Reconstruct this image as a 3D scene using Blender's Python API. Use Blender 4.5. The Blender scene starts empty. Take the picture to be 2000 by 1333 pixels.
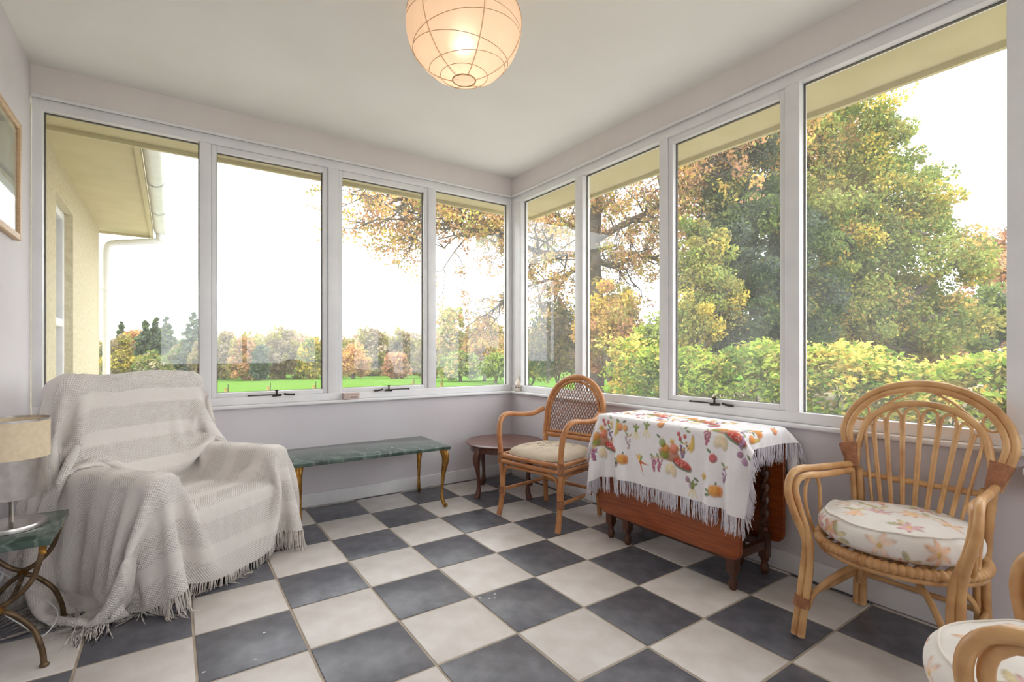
import bpy, bmesh, math, random
import numpy as np
from mathutils import Vector, Matrix

scene = bpy.context.scene
COL = scene.collection
PI = math.pi

# ------------------------------------------------------------------ camera, sky, exposure
F_PX, YAW, HORIZON = 967.0, 0.60276, 686.4          # measured on the floor tiles and wall lines
CAM = np.array([-1.0676, -2.5129, 1.0549])
cam_data = bpy.data.cameras.new('camera')
cam_data.sensor_width = 36.0
cam_data.lens = F_PX / 2000.0 * 36.0
cam_data.shift_y = (HORIZON - 666.5) / 2000.0
cam_data.clip_start = 0.02
cam_data.clip_end = 600
cam = bpy.data.objects.new('camera', cam_data)
COL.objects.link(cam)
cam.location = CAM
cam.rotation_euler = (PI / 2, 0, -YAW)
scene.camera = cam
_F = np.array([math.sin(YAW), math.cos(YAW), 0.0])
_R = np.array([math.cos(YAW), -math.sin(YAW), 0.0])

def at(u, v, depth):
    """point seen at pixel (u, v) at a given depth in front of the camera"""
    return CAM + depth * (_F + _R * (u - 1000) / F_PX) + np.array([0, 0, -(v - HORIZON) / F_PX * depth])

world = bpy.data.worlds.new('overcast_sky')
scene.world = world
world.use_nodes = True
wn, wl = world.node_tree.nodes, world.node_tree.links
wn.clear()
w_out = wn.new('ShaderNodeOutputWorld')
w_bg = wn.new('ShaderNodeBackground')
w_tc = wn.new('ShaderNodeTexCoord')
w_noise = wn.new('ShaderNodeTexNoise')
w_noise.inputs['Scale'].default_value = 2.2
w_noise.inputs['Detail'].default_value = 4
w_ramp = wn.new('ShaderNodeValToRGB')
w_ramp.color_ramp.elements[0].position = 0.3
w_ramp.color_ramp.elements[0].color = (0.80, 0.83, 0.87, 1)
w_ramp.color_ramp.elements[1].position = 0.75
w_ramp.color_ramp.elements[1].color = (0.97, 0.98, 1.0, 1)
wl.new(w_tc.outputs['Generated'], w_noise.inputs['Vector'])
wl.new(w_noise.outputs['Fac'], w_ramp.inputs['Fac'])
wl.new(w_ramp.outputs['Color'], w_bg.inputs['Color'])
wl.new(w_bg.outputs['Background'], w_out.inputs['Surface'])
w_bg.inputs['Strength'].default_value = 4.4

scene.view_settings.view_transform = 'Standard'
scene.view_settings.look = 'None'
scene.view_settings.gamma = 1.0
scene.view_settings.exposure = 0.12
scene.view_settings.use_curve_mapping = False

# ------------------------------------------------------------------ helpers
rng = np.random.default_rng(11)
random.seed(5)

def S(r, g, b):
    """8 bit sRGB to linear"""
    def f(c):
        c /= 255.0
        return c / 12.92 if c <= 0.04045 else ((c + 0.055) / 1.055) ** 2.4
    return (f(r), f(g), f(b))

def nrm(a):
    a = np.asarray(a, float)
    return a / (np.linalg.norm(a, axis=-1, keepdims=True) + 1e-12)

class MB:
    """collects shapes and links them as one mesh object"""
    def __init__(self):
        self.V, self.G, self.C, self.n, self.hascol = [], {}, [], 0, False
        self.flat = False
    def add(self, V, groups, col=None):
        V = np.asarray(V, float).reshape(-1, 3)
        for g in groups:
            g = np.asarray(g, int)
            if g.size == 0:
                continue
            self.G.setdefault(g.shape[1], []).append(g + self.n)
        self.V.append(V)
        if col is None:
            self.C.append(np.ones((len(V), 3)))
        else:
            self.hascol = True
            c = np.asarray(col, float)
            self.C.append(np.broadcast_to(c, (len(V), 3)))
        self.n += len(V)
        return self
    def box(self, x0, x1, y0, y1, z0, z1, b=0.0, col=None):
        if b <= 0:
            V = [(x, y, z) for x in (x0, x1) for y in (y0, y1) for z in (z0, z1)]
            Q = [(0, 1, 3, 2), (4, 6, 7, 5), (0, 4, 5, 1), (2, 3, 7, 6), (0, 2, 6, 4), (1, 5, 7, 3)]
            return self.add(V, [Q], col)
        bm = bmesh.new()
        bmesh.ops.create_cube(bm, size=1.0)
        bmesh.ops.scale(bm, vec=(x1 - x0, y1 - y0, z1 - z0), verts=bm.verts)
        bmesh.ops.translate(bm, vec=((x0 + x1) / 2, (y0 + y1) / 2, (z0 + z1) / 2), verts=bm.verts)
        bmesh.ops.bevel(bm, geom=bm.edges[:], offset=b, segments=3, profile=0.5, affect='EDGES')
        return self.addbm(bm, col)
    def addbm(self, bm, col=None):
        bm.verts.index_update()
        V = [v.co[:] for v in bm.verts]
        gs = {}
        for f in bm.faces:
            gs.setdefault(len(f.verts), []).append([v.index for v in f.verts])
        bm.free()
        return self.add(V, list(gs.values()), col)
    def tube(self, P, r, n=8, col=None, cap=True, closed=False):
        V, gs = tube_geo(P, r, n, cap, closed)
        return self.add(V, gs, col)
    def lathe(self, prof, n=24, loc=(0, 0, 0), col=None, scale=(1, 1)):
        prof = np.asarray(prof, float)
        a = np.arange(n) / n * 2 * PI
        V = np.stack([prof[:, None, 0] * np.cos(a) * scale[0] + loc[0],
                      prof[:, None, 0] * np.sin(a) * scale[1] + loc[1],
                      np.repeat(prof[:, 1:2], n, 1) + loc[2]], -1).reshape(-1, 3)
        return self.add(V, [grid_quads(len(prof), n, wrap_v=True)], col)
    def xform(self, M):
        M = np.array(M)
        self.V = [v @ M[:3, :3].T + M[:3, 3] for v in self.V]
        return self
    def build(self, name, mat, parent=None, smooth=True, angle=None):
        V = np.concatenate(self.V)
        me = bpy.data.meshes.new(name)
        me.vertices.add(len(V))
        me.vertices.foreach_set('co', V.astype(np.float32).ravel())
        idx, starts, o = [], [], 0
        for k, gl in self.G.items():
            g = np.concatenate(gl)
            idx.append(g.ravel())
            starts.append(o + np.arange(len(g)) * k)
            o += g.size
        idx = np.concatenate(idx)
        starts = np.concatenate(starts)
        me.loops.add(len(idx))
        me.loops.foreach_set('vertex_index', idx.astype(np.int32))
        me.polygons.add(len(starts))
        me.polygons.foreach_set('loop_start', starts.astype(np.int32))
        me.update(calc_edges=True)
        me.polygons.foreach_set('use_smooth', np.full(len(starts), bool(smooth)))
        if self.hascol:
            at_ = me.color_attributes.new('Col', 'FLOAT_COLOR', 'POINT')
            c = np.ones((len(V), 4), np.float32)
            c[:, :3] = np.concatenate(self.C)
            at_.data.foreach_set('color', c.ravel())
        if angle is not None:
            me.set_sharp_from_angle(angle=math.radians(angle))
        if mat is not None:
            me.materials.append(mat)
        ob = bpy.data.objects.new(name, me)
        COL.objects.link(ob)
        if parent is not None:
            ob.parent = parent
        return ob

def grid_quads(nu, nv, wrap_u=False, wrap_v=False):
    iu = np.arange(nu if wrap_u else nu - 1)
    iv = np.arange(nv if wrap_v else nv - 1)
    U, W = np.meshgrid(iu, iv, indexing='ij')
    U2, W2 = (U + 1) % nu, (W + 1) % nv
    return np.stack([U * nv + W, U2 * nv + W, U2 * nv + W2, U * nv + W2], -1).reshape(-1, 4)

def tube_geo(P, r, n=8, cap=True, closed=False):
    P = np.asarray(P, float)
    N = len(P)
    r = np.broadcast_to(np.asarray(r, float), (N,))
    if closed:
        T = nrm(np.roll(P, -1, 0) - np.roll(P, 1, 0))
    else:
        T = nrm(np.gradient(P, axis=0))
    a = np.array([0, 0, 1.0]) if abs(T[0][2]) < 0.9 else np.array([1.0, 0, 0])
    u = nrm(np.cross(T[0], a))
    Us = [u]
    for i in range(1, N):
        u = u - T[i] * (u @ T[i])
        u = u / (np.linalg.norm(u) + 1e-12)
        Us.append(u)
    U = np.array(Us)
    W = np.cross(T, U)
    ang = np.arange(n) / n * 2 * PI
    V = P[:, None] + r[:, None, None] * (U[:, None] * np.cos(ang)[None, :, None] + W[:, None] * np.sin(ang)[None, :, None])
    V = V.reshape(-1, 3)
    gs = [grid_quads(N, n, wrap_u=closed, wrap_v=True)]
    if cap and not closed:
        V = np.concatenate([V, P[:1], P[-1:]])
        k = np.arange(n)
        t0 = np.stack([np.full(n, N * n), (k + 1) % n, k], -1)
        t1 = np.stack([np.full(n, N * n + 1), (N - 1) * n + k, (N - 1) * n + (k + 1) % n], -1)
        gs.append(np.concatenate([t0, t1]))
    return V, gs

def spline(pts, n=24, closed=False):
    """Catmull-Rom through points, resampled evenly"""
    p = np.asarray(pts, float)
    if closed:
        q = np.concatenate([p[-1:], p, p[:2]])
    else:
        q = np.concatenate([2 * p[:1] - p[1:2], p, 2 * p[-1:] - p[-2:-1]])
    out = []
    for i in range(1, len(q) - 2):
        t = np.linspace(0, 1, 16, endpoint=False)[:, None]
        a, b, c, d = q[i - 1], q[i], q[i + 1], q[i + 2]
        out.append(0.5 * (2 * b + (c - a) * t + (2 * a - 5 * b + 4 * c - d) * t ** 2 + (3 * b - a - 3 * c + d) * t ** 3))
    out = np.concatenate(out + [q[-2:-1]])
    s = np.concatenate([[0], np.cumsum(np.linalg.norm(np.diff(out, axis=0), axis=1))])
    ss = np.linspace(0, s[-1], n + 1 if closed else n)
    if closed:
        ss = ss[:-1]
    return np.stack([np.interp(ss, s, out[:, k]) for k in range(out.shape[1])], -1)

def tag(o, label=None, cat=None, group=None, kind=None):
    if label: o['label'] = label
    if cat: o['category'] = cat
    if group: o['group'] = group
    if kind: o['kind'] = kind
    return o

def empty(name, loc=(0, 0, 0), rz=0.0, parent=None):
    o = bpy.data.objects.new(name, None)
    o.empty_display_size = 0.1
    COL.objects.link(o)
    o.location = loc
    o.rotation_euler = (0, 0, rz)
    if parent is not None:
        o.parent = parent
    return o

def struct(o):
    o['kind'] = 'structure'
    return o

def copy_tree(o, parent=None):
    c = o.copy()
    COL.objects.link(c)
    c.parent = parent
    for ch in list(o.children):
        copy_tree(ch, c)
    return c

def link_copy(o, parent, loc):
    c = o.copy()
    COL.objects.link(c)
    c.parent = parent
    c.location = loc
    return c

# ------------------------------------------------------------------ materials
def mat(name, c1, c2=None, scale=6.0, rough=0.6, metal=0.0, bump=0.0, bscale=60.0, detail=4.0, spec=0.5,
        ramp=(0.35, 0.65), stretch=None, coat=0.0, obj_random=0.0, sheen=0.0, col_attr=False):
    m = bpy.data.materials.new(name)
    m.use_nodes = True
    nt = m.node_tree
    N, L = nt.nodes, nt.links
    b = N['Principled BSDF']
    b.inputs['Roughness'].default_value = rough
    b.inputs['Metallic'].default_value = metal
    b.inputs['Specular IOR Level'].default_value = spec
    b.inputs['Coat Weight'].default_value = coat
    b.inputs['Coat Roughness'].default_value = 0.15
    b.inputs['Sheen Weight'].default_value = sheen
    tc = N.new('ShaderNodeTexCoord')
    vec = tc.outputs['Object']
    if stretch:
        mp = N.new('ShaderNodeMapping')
        mp.inputs['Scale'].default_value = stretch
        L.new(vec, mp.inputs['Vector'])
        vec = mp.outputs['Vector']
    if c2 is None:
        c2 = tuple(x * 0.94 for x in c1)
    nz = N.new('ShaderNodeTexNoise')
    nz.inputs['Scale'].default_value = scale
    nz.inputs['Detail'].default_value = detail
    L.new(vec, nz.inputs['Vector'])
    rp = N.new('ShaderNodeValToRGB')
    rp.color_ramp.elements[0].position = ramp[0]
    rp.color_ramp.elements[1].position = ramp[1]
    rp.color_ramp.elements[0].color = (*c1, 1)
    rp.color_ramp.elements[1].color = (*c2, 1)
    L.new(nz.outputs['Fac'], rp.inputs['Fac'])
    out = rp.outputs['Color']
    if col_attr:
        ca = N.new('ShaderNodeVertexColor')
        ca.layer_name = 'Col'
        mx = N.new('ShaderNodeMix')
        mx.data_type = 'RGBA'
        mx.blend_type = 'MULTIPLY'
        mx.inputs[0].default_value = 1.0
        L.new(ca.outputs['Color'], mx.inputs[6])
        L.new(out, mx.inputs[7])
        out = mx.outputs[2]
    if obj_random > 0:
        oi = N.new('ShaderNodeObjectInfo')
        hs = N.new('ShaderNodeHueSaturation')
        mr = N.new('ShaderNodeMapRange')
        mr.inputs['To Min'].default_value = 1 - obj_random
        mr.inputs['To Max'].default_value = 1 + obj_random
        L.new(oi.outputs['Random'], mr.inputs['Value'])
        L.new(mr.outputs['Result'], hs.inputs['Value'])
        L.new(out, hs.inputs['Color'])
        out = hs.outputs['Color']
    L.new(out, b.inputs['Base Color'])
    if bump > 0:
        n2 = N.new('ShaderNodeTexNoise')
        n2.inputs['Scale'].default_value = bscale
        n2.inputs['Detail'].default_value = 5
        L.new(vec, n2.inputs['Vector'])
        bp = N.new('ShaderNodeBump')
        bp.inputs['Strength'].default_value = bump
        bp.inputs['Distance'].default_value = 0.01
        L.new(n2.outputs['Fac'], bp.inputs['Height'])
        L.new(bp.outputs['Normal'], b.inputs['Normal'])
    return m

def leaf_material(name):
    m = bpy.data.materials.new(name)
    m.use_nodes = True
    N, L = m.node_tree.nodes, m.node_tree.links
    N.clear()
    o = N.new('ShaderNodeOutputMaterial')
    ca = N.new('ShaderNodeVertexColor'); ca.layer_name = 'Col'
    d = N.new('ShaderNodeBsdfDiffuse')
    t = N.new('ShaderNodeBsdfTranslucent')
    mx = N.new('ShaderNodeMixShader'); mx.inputs[0].default_value = 0.4
    L.new(ca.outputs['Color'], d.inputs['Color'])
    L.new(ca.outputs['Color'], t.inputs['Color'])
    L.new(d.outputs[0], mx.inputs[1]); L.new(t.outputs[0], mx.inputs[2])
    L.new(mx.outputs[0], o.inputs['Surface'])
    return m

GLASS_VEIL = 0.028
def glass_material(name):
    m = bpy.data.materials.new(name)
    m.use_nodes = True
    N, L = m.node_tree.nodes, m.node_tree.links
    N.clear()
    o = N.new('ShaderNodeOutputMaterial')
    tr = N.new('ShaderNodeBsdfTransparent'); tr.inputs['Color'].default_value = (0.985, 0.99, 0.985, 1)
    gl = N.new('ShaderNodeBsdfGlossy'); gl.inputs['Roughness'].default_value = 0.0
    lw = N.new('ShaderNodeLayerWeight'); lw.inputs['Blend'].default_value = 0.5     # 1 - |cos|
    pw = N.new('ShaderNodeMath'); pw.operation = 'POWER'; pw.inputs[1].default_value = 5.0
    fr = N.new('ShaderNodeMath'); fr.operation = 'MULTIPLY_ADD'; fr.inputs[1].default_value = 0.95; fr.inputs[2].default_value = 0.045
    L.new(lw.outputs['Facing'], pw.inputs[0]); L.new(pw.outputs[0], fr.inputs[0])
    mx = N.new('ShaderNodeMixShader')
    L.new(fr.outputs[0], mx.inputs[0]); L.new(tr.outputs[0], mx.inputs[1]); L.new(gl.outputs[0], mx.inputs[2])
    # translucent film adds a haze veil beyond the dirt and dried rain
    tc = N.new('ShaderNodeTexCoord')
    nz = N.new('ShaderNodeTexNoise'); nz.inputs['Scale'].default_value = 5.0; nz.inputs['Detail'].default_value = 6
    mr = N.new('ShaderNodeMapRange'); mr.inputs['From Min'].default_value = .3; mr.inputs['From Max'].default_value = .75
    mr.inputs['To Min'].default_value = GLASS_VEIL * .7; mr.inputs['To Max'].default_value = GLASS_VEIL * 1.5
    L.new(tc.outputs['Object'], nz.inputs['Vector']); L.new(nz.outputs['Fac'], mr.inputs['Value'])
    ds = N.new('ShaderNodeBsdfTranslucent'); ds.inputs['Color'].default_value = (.95, .95, .95, 1)
    m2 = N.new('ShaderNodeMixShader')
    L.new(mr.outputs['Result'], m2.inputs[0]); L.new(mx.outputs[0], m2.inputs[1]); L.new(ds.outputs[0], m2.inputs[2])
    L.new(m2.outputs[0], o.inputs['Surface'])
    return m

M = {}
M['wall'] = mat('wall_paint_lilac', S(222, 217, 221), S(218, 212, 217), 3, 0.75, bump=0.04, bscale=180)
M['lintel'] = mat('wall_paint_warm', S(234, 227, 224), S(230, 222, 219), 3, 0.75, bump=0.04, bscale=180)
M['ceiling'] = mat('ceiling_paint', S(243, 241, 237), S(239, 237, 232), 2, 0.8)
M['white'] = mat('white_gloss_paint', S(238, 237, 238), S(232, 231, 233), 8, 0.35)
M['tile_light'] = mat('cream_tile', S(226, 220, 216), S(212, 204, 198), 9, 0.38, bump=0.05, bscale=40, detail=8, obj_random=0.05)
M['tile_dark'] = mat('charcoal_tile', S(82, 82, 91), S(120, 120, 128), 14, 0.32, bump=0.06, bscale=60, detail=10, obj_random=0.10, ramp=(0.3, 0.75))
M['grout'] = mat('grout', S(196, 183, 166), S(170, 156, 140), 12, 0.85)
M['glass'] = glass_material('window_glass')
M['seal'] = mat('glazing_putty', S(86, 76, 58), S(70, 62, 50), 20, 0.8)
M['cream_board'] = mat('cream_soffit_paint', S(197, 185, 143), S(189, 176, 131), 5, 0.7)
M['render'] = mat('cream_roughcast', S(208, 198, 166), S(188, 177, 144), 30, 0.9, bump=0.6, bscale=45, detail=8)
M['upvc'] = mat('white_plastic', S(236, 236, 236), S(222, 224, 224), 6, 0.4)
M['cane'] = mat('honey_rattan', S(222, 178, 124), S(176, 122, 74), 11, 0.36, spec=0.5, bump=0.06, bscale=50, ramp=(0.32, 0.78))
M['cane2'] = mat('orange_rattan', S(208, 150, 98), S(176, 110, 64), 11, 0.35, bump=0.05, bscale=50, ramp=(0.3, 0.7))
M['binding'] = mat('cane_binding', S(176, 120, 84), S(150, 98, 66), 40, 0.55, bump=0.3, bscale=120)
M['lattice'] = mat('dark_woven_cane', S(158, 100, 62), S(122, 74, 46), 30, 0.5)
M['brass'] = mat('aged_brass', S(196, 150, 78), S(150, 106, 48), 30, 0.38, metal=0.85, bump=0.25, bscale=70)
M['bronze'] = mat('dark_bronze', S(122, 100, 74), S(84, 66, 48), 25, 0.42, metal=0.7, bump=0.15, bscale=60)
M['steel'] = mat('brushed_steel', S(205, 200, 196), S(190, 186, 182), 40, 0.3, metal=1.0)
M['mahogany'] = mat('dark_mahogany', S(108, 60, 44), S(82, 42, 32), 5, 0.32, stretch=(3, 18, 3), bump=0.04, coat=0.3)
M['oak'] = mat('red_brown_oak', S(160, 80, 34), S(130, 58, 23), 6, 0.3, stretch=(6, 1.2, 14), bump=0.06, bscale=30, coat=0.3)
M['oakdark'] = mat('turned_dark_oak', S(98, 54, 32), S(66, 34, 22), 12, 0.4, coat=0.2)
M['bun'] = mat('varnished_foot', S(150, 84, 46), S(120, 62, 34), 10, 0.3, coat=0.4)
M['uphol'] = mat('cream_upholstery', S(226, 216, 206), S(218, 206, 196), 20, 0.85)
M['black_iron'] = mat('dark_iron', S(70, 58, 50), S(52, 44, 40), 30, 0.5, metal=0.5)
M['bark'] = mat('grey_brown_bark', S(112, 100, 86), S(78, 70, 60), 4, 0.9, bump=0.5, bscale=10)
M['leaf'] = leaf_material('leaf')
# ------------------------------------------------------------------ the room
XL, XR, YB, YR, ZC = -1.67, 1.36, 1.02, -4.3, 2.55
T = 0.333                      # tile pitch
ZS, ZH = 0.715, 2.385          # underside of the window frames, top of the window frames

# floor slab (grout level) and its tiles
floor = struct(MB().box(XL - .1, XR + .1, YR - .1, YB + .1, -0.12, -0.0025).build('floor', M['grout'], smooth=False))
g = 0.0045
def tile_mesh(name, material):
    ob = MB().box(-T / 2 + g, T / 2 - g, -T / 2 + g, T / 2 - g, -0.008, 0.0, b=0.0022).build(name, material, floor)
    return ob
protos = {0: None, 1: None}
i0, i1 = math.floor(XL / T), math.ceil(XR / T)
j0, j1 = math.floor(-YB / T), math.ceil(-YR / T)
for j in range(j0, j1):
    for i in range(i0, i1):
        x0, x1 = max(i * T, XL), min((i + 1) * T, XR)
        y0, y1 = max(-(j + 1) * T, YR), min(-j * T, YB)
        if x1 - x0 < .012 or y1 - y0 < .012:
            continue
        k = (i + j) % 2
        full = (x1 - x0 > T - 1e-6) and (y1 - y0 > T - 1e-6)
        if protos[k] is None and full:
            o = protos[k] = tile_mesh('tile', M['tile_light'] if k else M['tile_dark'])
        elif full:
            o = protos[k].copy(); COL.objects.link(o); o.parent = floor
        else:
            hx, hy = (x1 - x0) / 2, (y1 - y0) / 2
            gx, gy = min(g, hx * .4), min(g, hy * .4)
            o = MB().box(-hx + gx, hx - gx, -hy + gy, hy - gy, -0.008, 0, b=0.0015).build('tile', M['tile_light'] if k else M['tile_dark'], floor)
        o.location = ((x0 + x1) / 2, (y0 + y1) / 2, random.uniform(-.0004, .0004))
# white paint specks on a few dark tiles
specks = MB()
for (sx, sy) in [(-.78, -.46), (-.83, -.62), (-.98, -.60), (-1.02, -.47), (0.05, -.72), (0.09, -.70), (0.02, -.69), (.07, -.73)]:
    specks.lathe([(0.0005, 0.0012), (0.004, 0.001), (0.006, 0.0002)], 7, (sx, sy, 0), scale=(1, .6))
specks.build('paint_speck', M['white'], floor)

wb = MB()
wb.box(XL - .12, XR + .12, YB, YB + .12, -.1, ZS - .018).box(XL - .12, XR + .12, YB, YB + .12, ZH, ZC + .1)
wall_back = struct(wb.build('wall_back', M['lintel'], smooth=False))
wall_back.data.materials.append(M['wall'])
wr = MB()
wr.box(XR, XR + .12, YR - .1, YB, -.1, ZS - .018).box(XR, XR + .12, YR - .1, YB, ZH, ZC + .1)
wr.box(XR, XR + .12, YR - .1, -3.75, ZS - .018, ZH)
wall_right = struct(wr.build('wall_right', M['lintel'], smooth=False))
wall_right.data.materials.append(M['wall'])
for w in (wall_back, wall_right):
    for p in w.data.polygons:
        if p.center.z < 1.0 or (w is wall_right and p.center.y < -3.7 and p.center.z < 2.3):
            p.material_index = 1
struct(MB().box(XL - .12, XL, YR - .1, YB, -.1, ZC + .1).build('wall_left', M['wall'], smooth=False))
# the wall behind the photographer, with its own window
rw = MB()
rw.box(XL, XR, YR - .1, YR, -.1, .8).box(XL, XR, YR - .1, YR, 2.2, ZC + .1)
rw.box(XL, -1.25, YR - .1, YR, .8, 2.2).box(1.05, XR, YR - .1, YR, .8, 2.2)
struct(rw.build('wall_rear', M['wall'], smooth=False))
struct(MB().box(XL - .12, XR + .12, YR - .1, YB + .12, ZC, ZC + .12).build('ceiling', M['ceiling'], smooth=False))

def base(name, x0, x1, y0, y1):
    struct(MB().box(x0, x1, y0, y1, 0.004, 0.095, b=0.004).build(name, M['white'], angle=40))
base('baseboard_back', XL + .001, XR - .016, YB - .015, YB - .0005)
base('baseboard_right', XR - .015, XR - .0005, YR + .001, YB - .016)
base('baseboard_left', XL + .0005, XL + .015, YR + .001, YB - .016)

# small moulding under the lintels
struct(MB().box(XL, XR, YB - .012, YB - .0005, ZH - .006, ZH + .014, b=.005).build('trim_1', M['white'], angle=40))
struct(MB().box(XR - .012, XR - .0005, -3.75, YB - .013, ZH - .006, ZH + .014, b=.005).build('trim_2', M['white'], angle=40))
# sills
struct(MB().box(XL + .001, XR + .02, YB - .026, YB + .05, ZS - .022, ZS, b=.007).build('trim_3', M['white'], angle=40))
struct(MB().box(XR - .026, XR + .05, -3.75, YB - .027, ZS - .022, ZS, b=.007).build('trim_4', M['white'], angle=40))

# frames: a local run along u (x for the back wall, -y for the right wall)
ZB, ZT = 0.765, 2.328          # bottom and top of the fixed glass
class Run:
    def __init__(self, kind):
        self.k = kind
    def box(self, mb, u0, u1, d0, d1, z0, z1, b=.003):
        # d is depth from the room outwards
        if self.k == 'back':
            return mb.box(u0, u1, YB + d0, YB + d1, z0, z1, b)
        return mb.box(XR + d0, XR + d1, -u1, -u0, z0, z1, b)
def frame(name, run, members, u0, u1):
    root = struct(empty(name))
    run.box(MB(), u0, u1, .01, .085, ZS + .0005, ZB).build('bottom_rail', M['white'], root, angle=40)
    run.box(MB(), u0, u1, .01, .085, ZT, ZH - .0005).build('head_rail', M['white'], root, angle=40)
    for (a, b) in members:
        run.box(MB(), a, b, .0102, .0848, ZB - .001, ZT + .001).build('mullion', M['white'], root, angle=40)
    return root
RB, RR = Run('back'), Run('right')
frame('trim_5', RB, [(-1.669, -1.625), (-.926, -.867), (-.172, -.104), (.582, .646), (1.337, 1.3705)], -1.669, 1.3705)
frame('trim_6', RR, [(-1.06, -.898), (-.215, -.138), (.544, .603), (1.292, 1.358), (2.061, 2.26), (3.66, 3.75)], -1.06, 3.75)

def stay(run, u, zc, parent, flip=1):
    """dark iron casement stay: bar with knob, peg plate and handle tail"""
    h = MB()
    def pt(du, dd, z):
        uu = u + du * flip
        return (uu, YB + dd, z) if run.k == 'back' else (XR + dd, -uu, z)
    h.tube(spline([pt(-.16, .016, zc), pt(-.1, .012, zc + .002), pt(0, .006, zc + .001)], 8), .0035, 6)
    h.tube([pt(-.165, .016, zc), pt(-.155, .016, zc)], .006, 8)
    h.tube([pt(0, .004, zc - .004), pt(0, .004, zc + .026)], [.007, .0045], 8)
    h.tube([pt(0, .004, zc + .024), pt(0, .004, zc + .029), pt(0, .004, zc + .034)], [.007, .013, .009], 10)
    h.tube([pt(-.025, .004, zc - .004), pt(.028, .004, zc - .002)], [.008, .007], 8)
    h.tube(spline([pt(.045, .008, zc + .006), pt(.07, .004, zc), pt(.11, .002, zc - .002)], 10), [.006, .0065, .006, .007, .006, .007, .006, .007, .0075, .007], 8)
    o = h.build('casement_stay', M['black_iron'], parent)
    o['label'] = 'dark iron casement stay with knob'
    return o

def window(name, run, u0, u1, opening=False, flip=1, stay_u=None):
    root = struct(empty(name))
    z0, z1 = ZB, ZT
    if opening:
        w = .031
        mb = MB()
        run.box(mb, u0 + .001, u0 + w, .022, .068, z0, z1)
        run.box(mb, u1 - w, u1 - .001, .022, .068, z0, z1)
        run.box(mb, u0 + w, u1 - w, .022, .068, z0, z0 + .028)
        run.box(mb, u0 + w, u1 - w, .022, .068, z1 - .036, z1)
        mb.build('sash', M['white'], root, angle=40)
        u0, u1, z0, z1 = u0 + w, u1 - w, z0 + .028, z1 - .036
    pane = run.box(MB(), u0 + .0005, u1 - .0005, .048, .052, z0, z1, 0).build('pane', M['glass'], root, smooth=False)
    s = MB()
    t = .006
    run.box(s, u0 + .0005, u1 - .0005, .053, .064, z1 - t, z1, 0)
    run.box(s, u0 + .0005, u1 - .0005, .053, .064, z0, z0 + t * .4, 0)
    run.box(s, u0 + .0005, u0 + t, .053, .064, z0, z1, 0)
    run.box(s, u1 - t, u1 - .0005, .053, .064, z0, z1, 0)
    s.build('glazing_putty', M['seal'], root, smooth=False)
    if stay_u is not None:
        stay(run, stay_u, ZB + .004, root, flip)
    return root
window('window_1', RB, -1.625, -.926)
window('window_2', RB, -.867, -.172, True, 1, -.50)
window('window_3', RB, -.104, .582, True, -1, .26)
window('window_4', RB, .646, 1.337)
window('window_5', RR, -.898, -.215)
window('window_6', RR, -.138, .544)
window('window_7', RR, .603, 1.292, True, 1, .92)
window('window_8', RR, 1.358, 2.061)
window('added_window', RR, 2.26, 3.66)  # unseen window added to let in more daylight
# rear window
w10 = struct(empty('window_10'))
f10 = MB()
for (a, b) in ((-1.25, -1.19), (-.13, -.07), (.99, 1.05)):
    f10.box(a, b, YR - .09, YR - .01, .8, 2.2)
f10.box(-1.25, 1.05, YR - .089, YR - .011, .8, .86).box(-1.25, 1.05, YR - .089, YR - .011, 2.14, 2.2)
f10.build('window_frame', M['white'], w10, smooth=False)
MB().box(-1.19, -.13, YR - .05, YR - .046, .86, 2.14).build('pane', M['glass'], w10, smooth=False)
MB().box(-.07, .99, YR - .05, YR - .046, .86, 2.14).build('pane', M['glass'], w10, smooth=False)

# white topped ledge on the right hand wall past the last window
led = struct(empty('trim_7'))
MB().box(1.285, 1.3585, -2.9, -2.115, .638, .662, b=.004).build('ledge_top', M['white'], led, angle=40)
MB().box(1.30, 1.3588, -2.9, -2.13, .585, .6378, b=.003).build('ledge_body', mat('grey_stone', S(150, 140, 132), S(126, 118, 112), 30, .8), led, angle=40)

# ------------------------------------------------------------------ outside of the house: eaves and wing
eave = struct(empty('roof_eaves'))
eave['label'] = 'cream painted eaves boards above the windows'
MB().box(-1.7, 1.82, 1.141, 1.36, 2.362, 2.38).build('soffit', M['cream_board'], eave, smooth=False)
MB().box(-1.7, 1.83, 1.36, 1.385, 2.335, 2.52).build('fascia', M['cream_board'], eave, smooth=False)
MB().box(1.481, 1.82, -4.4, 1.14, 2.3625, 2.38).build('soffit', M['cream_board'], eave, smooth=False)
MB().box(1.82, 1.845, -4.4, 1.36, 2.335, 2.52).build('fascia', M['cream_board'], eave, smooth=False)
MB().box(-1.9, 1.84, -4.42, 1.38, 2.68, 2.76).build('roof', mat('roof_felt', S(90, 88, 88), None, 5, .9), eave, smooth=False)  # unseen slab added to block sky light above the eaves

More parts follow.
